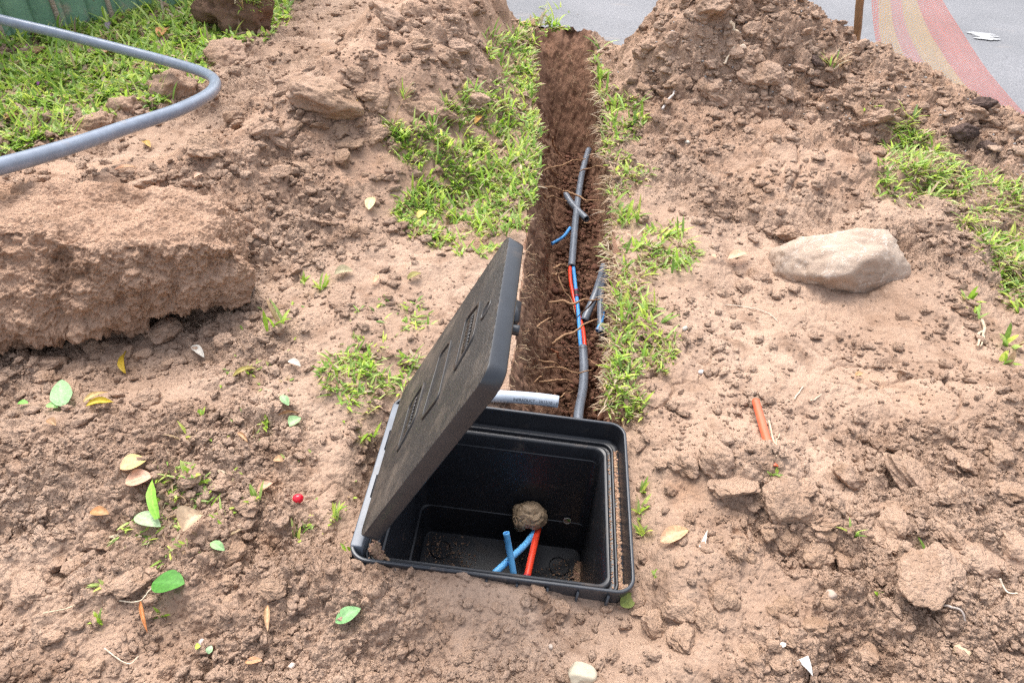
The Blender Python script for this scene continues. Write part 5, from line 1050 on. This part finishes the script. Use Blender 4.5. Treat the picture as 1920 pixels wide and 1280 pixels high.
# ------------------------------------------------------------------ fence of ribbed concrete panels
def fence():
    P0, P1 = at(-20, 82, -.02), at(330, 2, -.02); d = P1 - P0; d[2] = 0; d /= np.linalg.norm(d); n = np.array([d[1], -d[0], 0]);  n = n if n @ (CO - P0) > 0 else -n
    m, t, p = newmat('green_painted_concrete'); b = NB(t); pos = world_vec(b)
    c = b.ramp(b.noise(6, 5, .6, pos), [(.3, (.13, .25, .16)), (.7, (.20, .34, .22))])
    c = b.mix(b.ramp(b.noise(7, 7, .68, pos, .6), [(.52, 0.), (.66, .8)]), c, (.40, .34, .26)); c = b.mix(b.ramp(b.noise(150, 3, .6, pos), [(.62, 0.), (.70, .8)]), c, (.05, .07, .05))
    b.l(c, p.inputs['Base Color']); p.inputs['Roughness'].default_value = .9; b.l(b.bump(b.noise(120, 5, .65, pos), .7, .004), p.inputs['Normal'])
    edge = soil_mat('bare_concrete', (.52, .42, .34), (.42, .34, .27), (.3, .24, .19), rough=.9)
    t_ = thing('concrete_fence', 'green painted ribbed concrete fence behind the lawn', 'fence', P0)
    a0 = at(124, 48, 0); s0 = (a0 - P0) @ d; wd = .285
    for k in range(-4, 6):
        u0 = s0 + k * wd; prof = []; gro = [(.18, .03), (.62, .03)]; us = [0]
        xs = np.concatenate([[0.012, .02], *[[g_ * wd - .012, g_ * wd - .004, g_ * wd + .004, g_ * wd + .012] for g_, _ in gro], [wd - .02, wd - .012]])
        dz = np.concatenate([[0, .0], *[[0, -.016, -.016, 0] for _ in gro], [0, 0]])
        zs = np.array([-.15, .2, .6, 1.2, 1.35]); V = np.array([P0 + d * (u0 + x) + n * (h_) + np.array([0, 0, z + .1 - .1]) for z in zs for x, h_ in zip(xs, dz)])
        back = np.array([P0 + d * (u0 + x) + n * (-.05) + np.array([0, 0, z]) for z in zs for x in xs]); nv = len(V); q = grid_quads(len(zs), len(xs))
        solid('panel', np.concatenate([V, back]), np.concatenate([q, q[:, ::-1] + nv, [[(len(zs) - 1) * len(xs) + i, (len(zs) - 1) * len(xs) + i + 1, nv + (len(zs) - 1) * len(xs) + i + 1, nv + (len(zs) - 1) * len(xs) + i] for i in range(len(xs) - 1)]]), mat=m, parent=t_, smooth=False)
        v, f = boxgeo(0, 1, 0, 1, 0, 1); V = np.array([P0 + d * (u0 - .011 + .022 * x) + n * (.014 - .08 * y) + np.array([0, 0, -.15 + 1.53 * z]) for x, y, z in v]); bevel(solid('joint_strip', V, f, mat=edge, parent=t_, smooth=False), .004)
fence()

# ------------------------------------------------------------------ stake and barrier net by the road
def stake_net():
    nrm = np.array([.66, .75, 0]); p0 = np.array([1.90, 3.08, 0.])
    b0 = at_plane(1606, 60, p0, nrm); b1 = at_plane(1622, -60, p0, nrm); dv = (b1 - b0) / np.linalg.norm(b1 - b0); A = b0 - dv * .45; B_ = b1 + dv * .5
    m, t, p = newmat('weathered_wood'); b = NB(t); tc = b.n('ShaderNodeTexCoord'); mp = b.n('ShaderNodeMapping'); mp.inputs['Scale'].default_value = (1, 1, .08); b.l(tc.outputs['Object'], mp.inputs[0])
    c = b.ramp(b.noise(90, 5, .6, mp.outputs[0]), [(.3, (.13, .07, .03)), (.7, (.33, .19, .09))]); b.l(c, p.inputs['Base Color']); p.inputs['Roughness'].default_value = .85
    w_ = 6.0 * depth_of(b0) / FPX; sx = np.array([.75, -.66, 0]); sy = nrm; rows = []
    for k, s in enumerate(np.linspace(0, 1, 14)):
        c_ = A + (B_ - A) * s + sx * .004 * math.sin(k * 1.7); q_ = [c_ + sx * w_ * a + sy * w_ * e for a, e in ((-1, -.8), (-.8, -1), (.8, -1), (1, -.8), (1, .8), (.8, 1), (-.8, 1), (-1, .8))]; rows += q_
    solid('stake', np.array(rows), grid_quads(14, 8, True), mat=m, label='brown wooden stake standing behind the right heap', cat='stake')
    # net: a sagging ribbon hung from beyond the frame, its folds facing the road
    top = [(1700, -150), (1735, -60), (1762, 0), (1800, 60), (1850, 130), (1890, 178), (1930, 220), (1985, 275), (2060, 340)]; bot = [(1632, -150), (1640, -60), (1641, 0), (1645, 70), (1662, 125), (1700, 190), (1780, 270), (1880, 350), (1990, 430)]
    nu, nv = 150, 70; T = smooth_path([at_plane(*q, p0, nrm) for q in top], nu); Bt = smooth_path([at_plane(*q, p0, nrm) for q in bot], nu)
    U_, V_ = np.meshgrid(np.linspace(0, 1, nu), np.linspace(0, 1, nv), indexing='ij'); P = T[:, None] * (1 - V_[..., None]) + Bt[:, None] * V_[..., None]
    P = P + nrm * (.035 * np.sin(V_ * 17 + 2 * U_) * (.3 + .7 * V_) + .03 * fbm2(U_ * 6, V_ * 9, 3, 61))[..., None] * 1.0
    P[..., 2] = np.maximum(P[..., 2], -.06)
    L_ = np.linalg.norm(np.diff(P[:, nv // 2], axis=0), axis=1).sum(); C = np.stack([U_ * L_, V_, V_ * .42], -1).reshape(-1, 3)
    m, t, p = newmat('barrier_net'); b = NB(t); a = b.n('ShaderNodeAttribute', attribute_name='Col'); sx_ = b.n('ShaderNodeSeparateColor'); b.l(a.outputs['Color'], sx_.inputs[0])
    R_, Y_, K_ = (.92, .22, .13), (.92, .60, .18), (.90, .33, .24)
    wv = b.n('ShaderNodeMath', operation='ADD'); nz_ = b.noise(3, 3, .5, world_vec(b)); mm = b.n('ShaderNodeMath', operation='MULTIPLY_ADD'); b.l(nz_, mm.inputs[0]); mm.inputs[1].default_value = .06; b.l(sx_.outputs[1], mm.inputs[2])
    col = b.ramp(mm.outputs[0], [(0, R_), (.31, R_), (.33, Y_), (.56, Y_), (.58, K_), (.77, K_), (.79, Y_), (.95, Y_), (.97, R_)], 'LINEAR')
    b.l(col, p.inputs['Base Color']); p.inputs['Roughness'].default_value = .7
    def strands(sock, freq, wdt):
        k = b.n('ShaderNodeMath', operation='MULTIPLY'); b.l(sock, k.inputs[0]); k.inputs[1].default_value = freq; fr_ = b.n('ShaderNodeMath', operation='FRACT'); b.l(k.outputs[0], fr_.inputs[0]); lt = b.n('ShaderNodeMath', operation='LESS_THAN'); b.l(fr_.outputs[0], lt.inputs[0]); lt.inputs[1].default_value = wdt; return lt.outputs[0]
    mx_ = b.n('ShaderNodeMath', operation='MAXIMUM'); b.l(strands(sx_.outputs[0], 110, .18), mx_.inputs[0]); b.l(strands(sx_.outputs[2], 150, .27), mx_.inputs[1])
    trn = b.n('ShaderNodeBsdfTransparent'); tl_ = b.n('ShaderNodeBsdfTranslucent'); b.l(col, tl_.inputs[0]); m1 = b.n('ShaderNodeMixShader'); m1.inputs[0].default_value = .35; b.l(p.outputs[0], m1.inputs[1]); b.l(tl_.outputs[0], m1.inputs[2])
    m2 = b.n('ShaderNodeMixShader'); b.l(mx_.outputs[0], m2.inputs[0]); b.l(trn.outputs[0], m2.inputs[1]); b.l(m1.outputs[0], m2.inputs[2]); b.l(m2.outputs[0], t.nodes['Material Output'].inputs[0])
    solid('barrier_net', P.reshape(-1, 3), grid_quads(nu, nv), mat=m, col=C, label='red and yellow striped barrier netting sagging along the road edge', cat='barrier net')
    # white paint mark on the road
    mk, t, p = newmat('road_paint'); p.inputs['Base Color'].default_value = (.34, .34, .34, 1); Vs = []; Qs = []
    for i, (a0, a1) in enumerate((((1811, 63), (1866, 67)), ((1822, 68), (1873, 71)), ((1824, 73), (1876, 76)))):
        A_, B2 = at(*a0, -.058), at(*a1, -.058); dd_ = B2 - A_; nn_ = np.array([-dd_[1], dd_[0], 0]); nn_ /= np.linalg.norm(nn_); s = np.linspace(0, 1, 14); wj = .026 * np.sin(np.pi * s) ** .7 * (1 + .9 * n2(s * 9, s * 0 + i, 9)) + .002
        base = A_ + dd_ * s[:, None]; base[:, 2] = -.052 + .0005 * i; Vs += [np.concatenate([base - nn_ * wj[:, None], base + nn_ * wj[:, None]])]; Qs += [np.array([(k, k + 1, k + 15, k + 14) for k in range(13)]) + 28 * i]
    solid('road_marking', np.concatenate(Vs), np.concatenate(Qs), mat=mk, kind='structure')
stake_net()
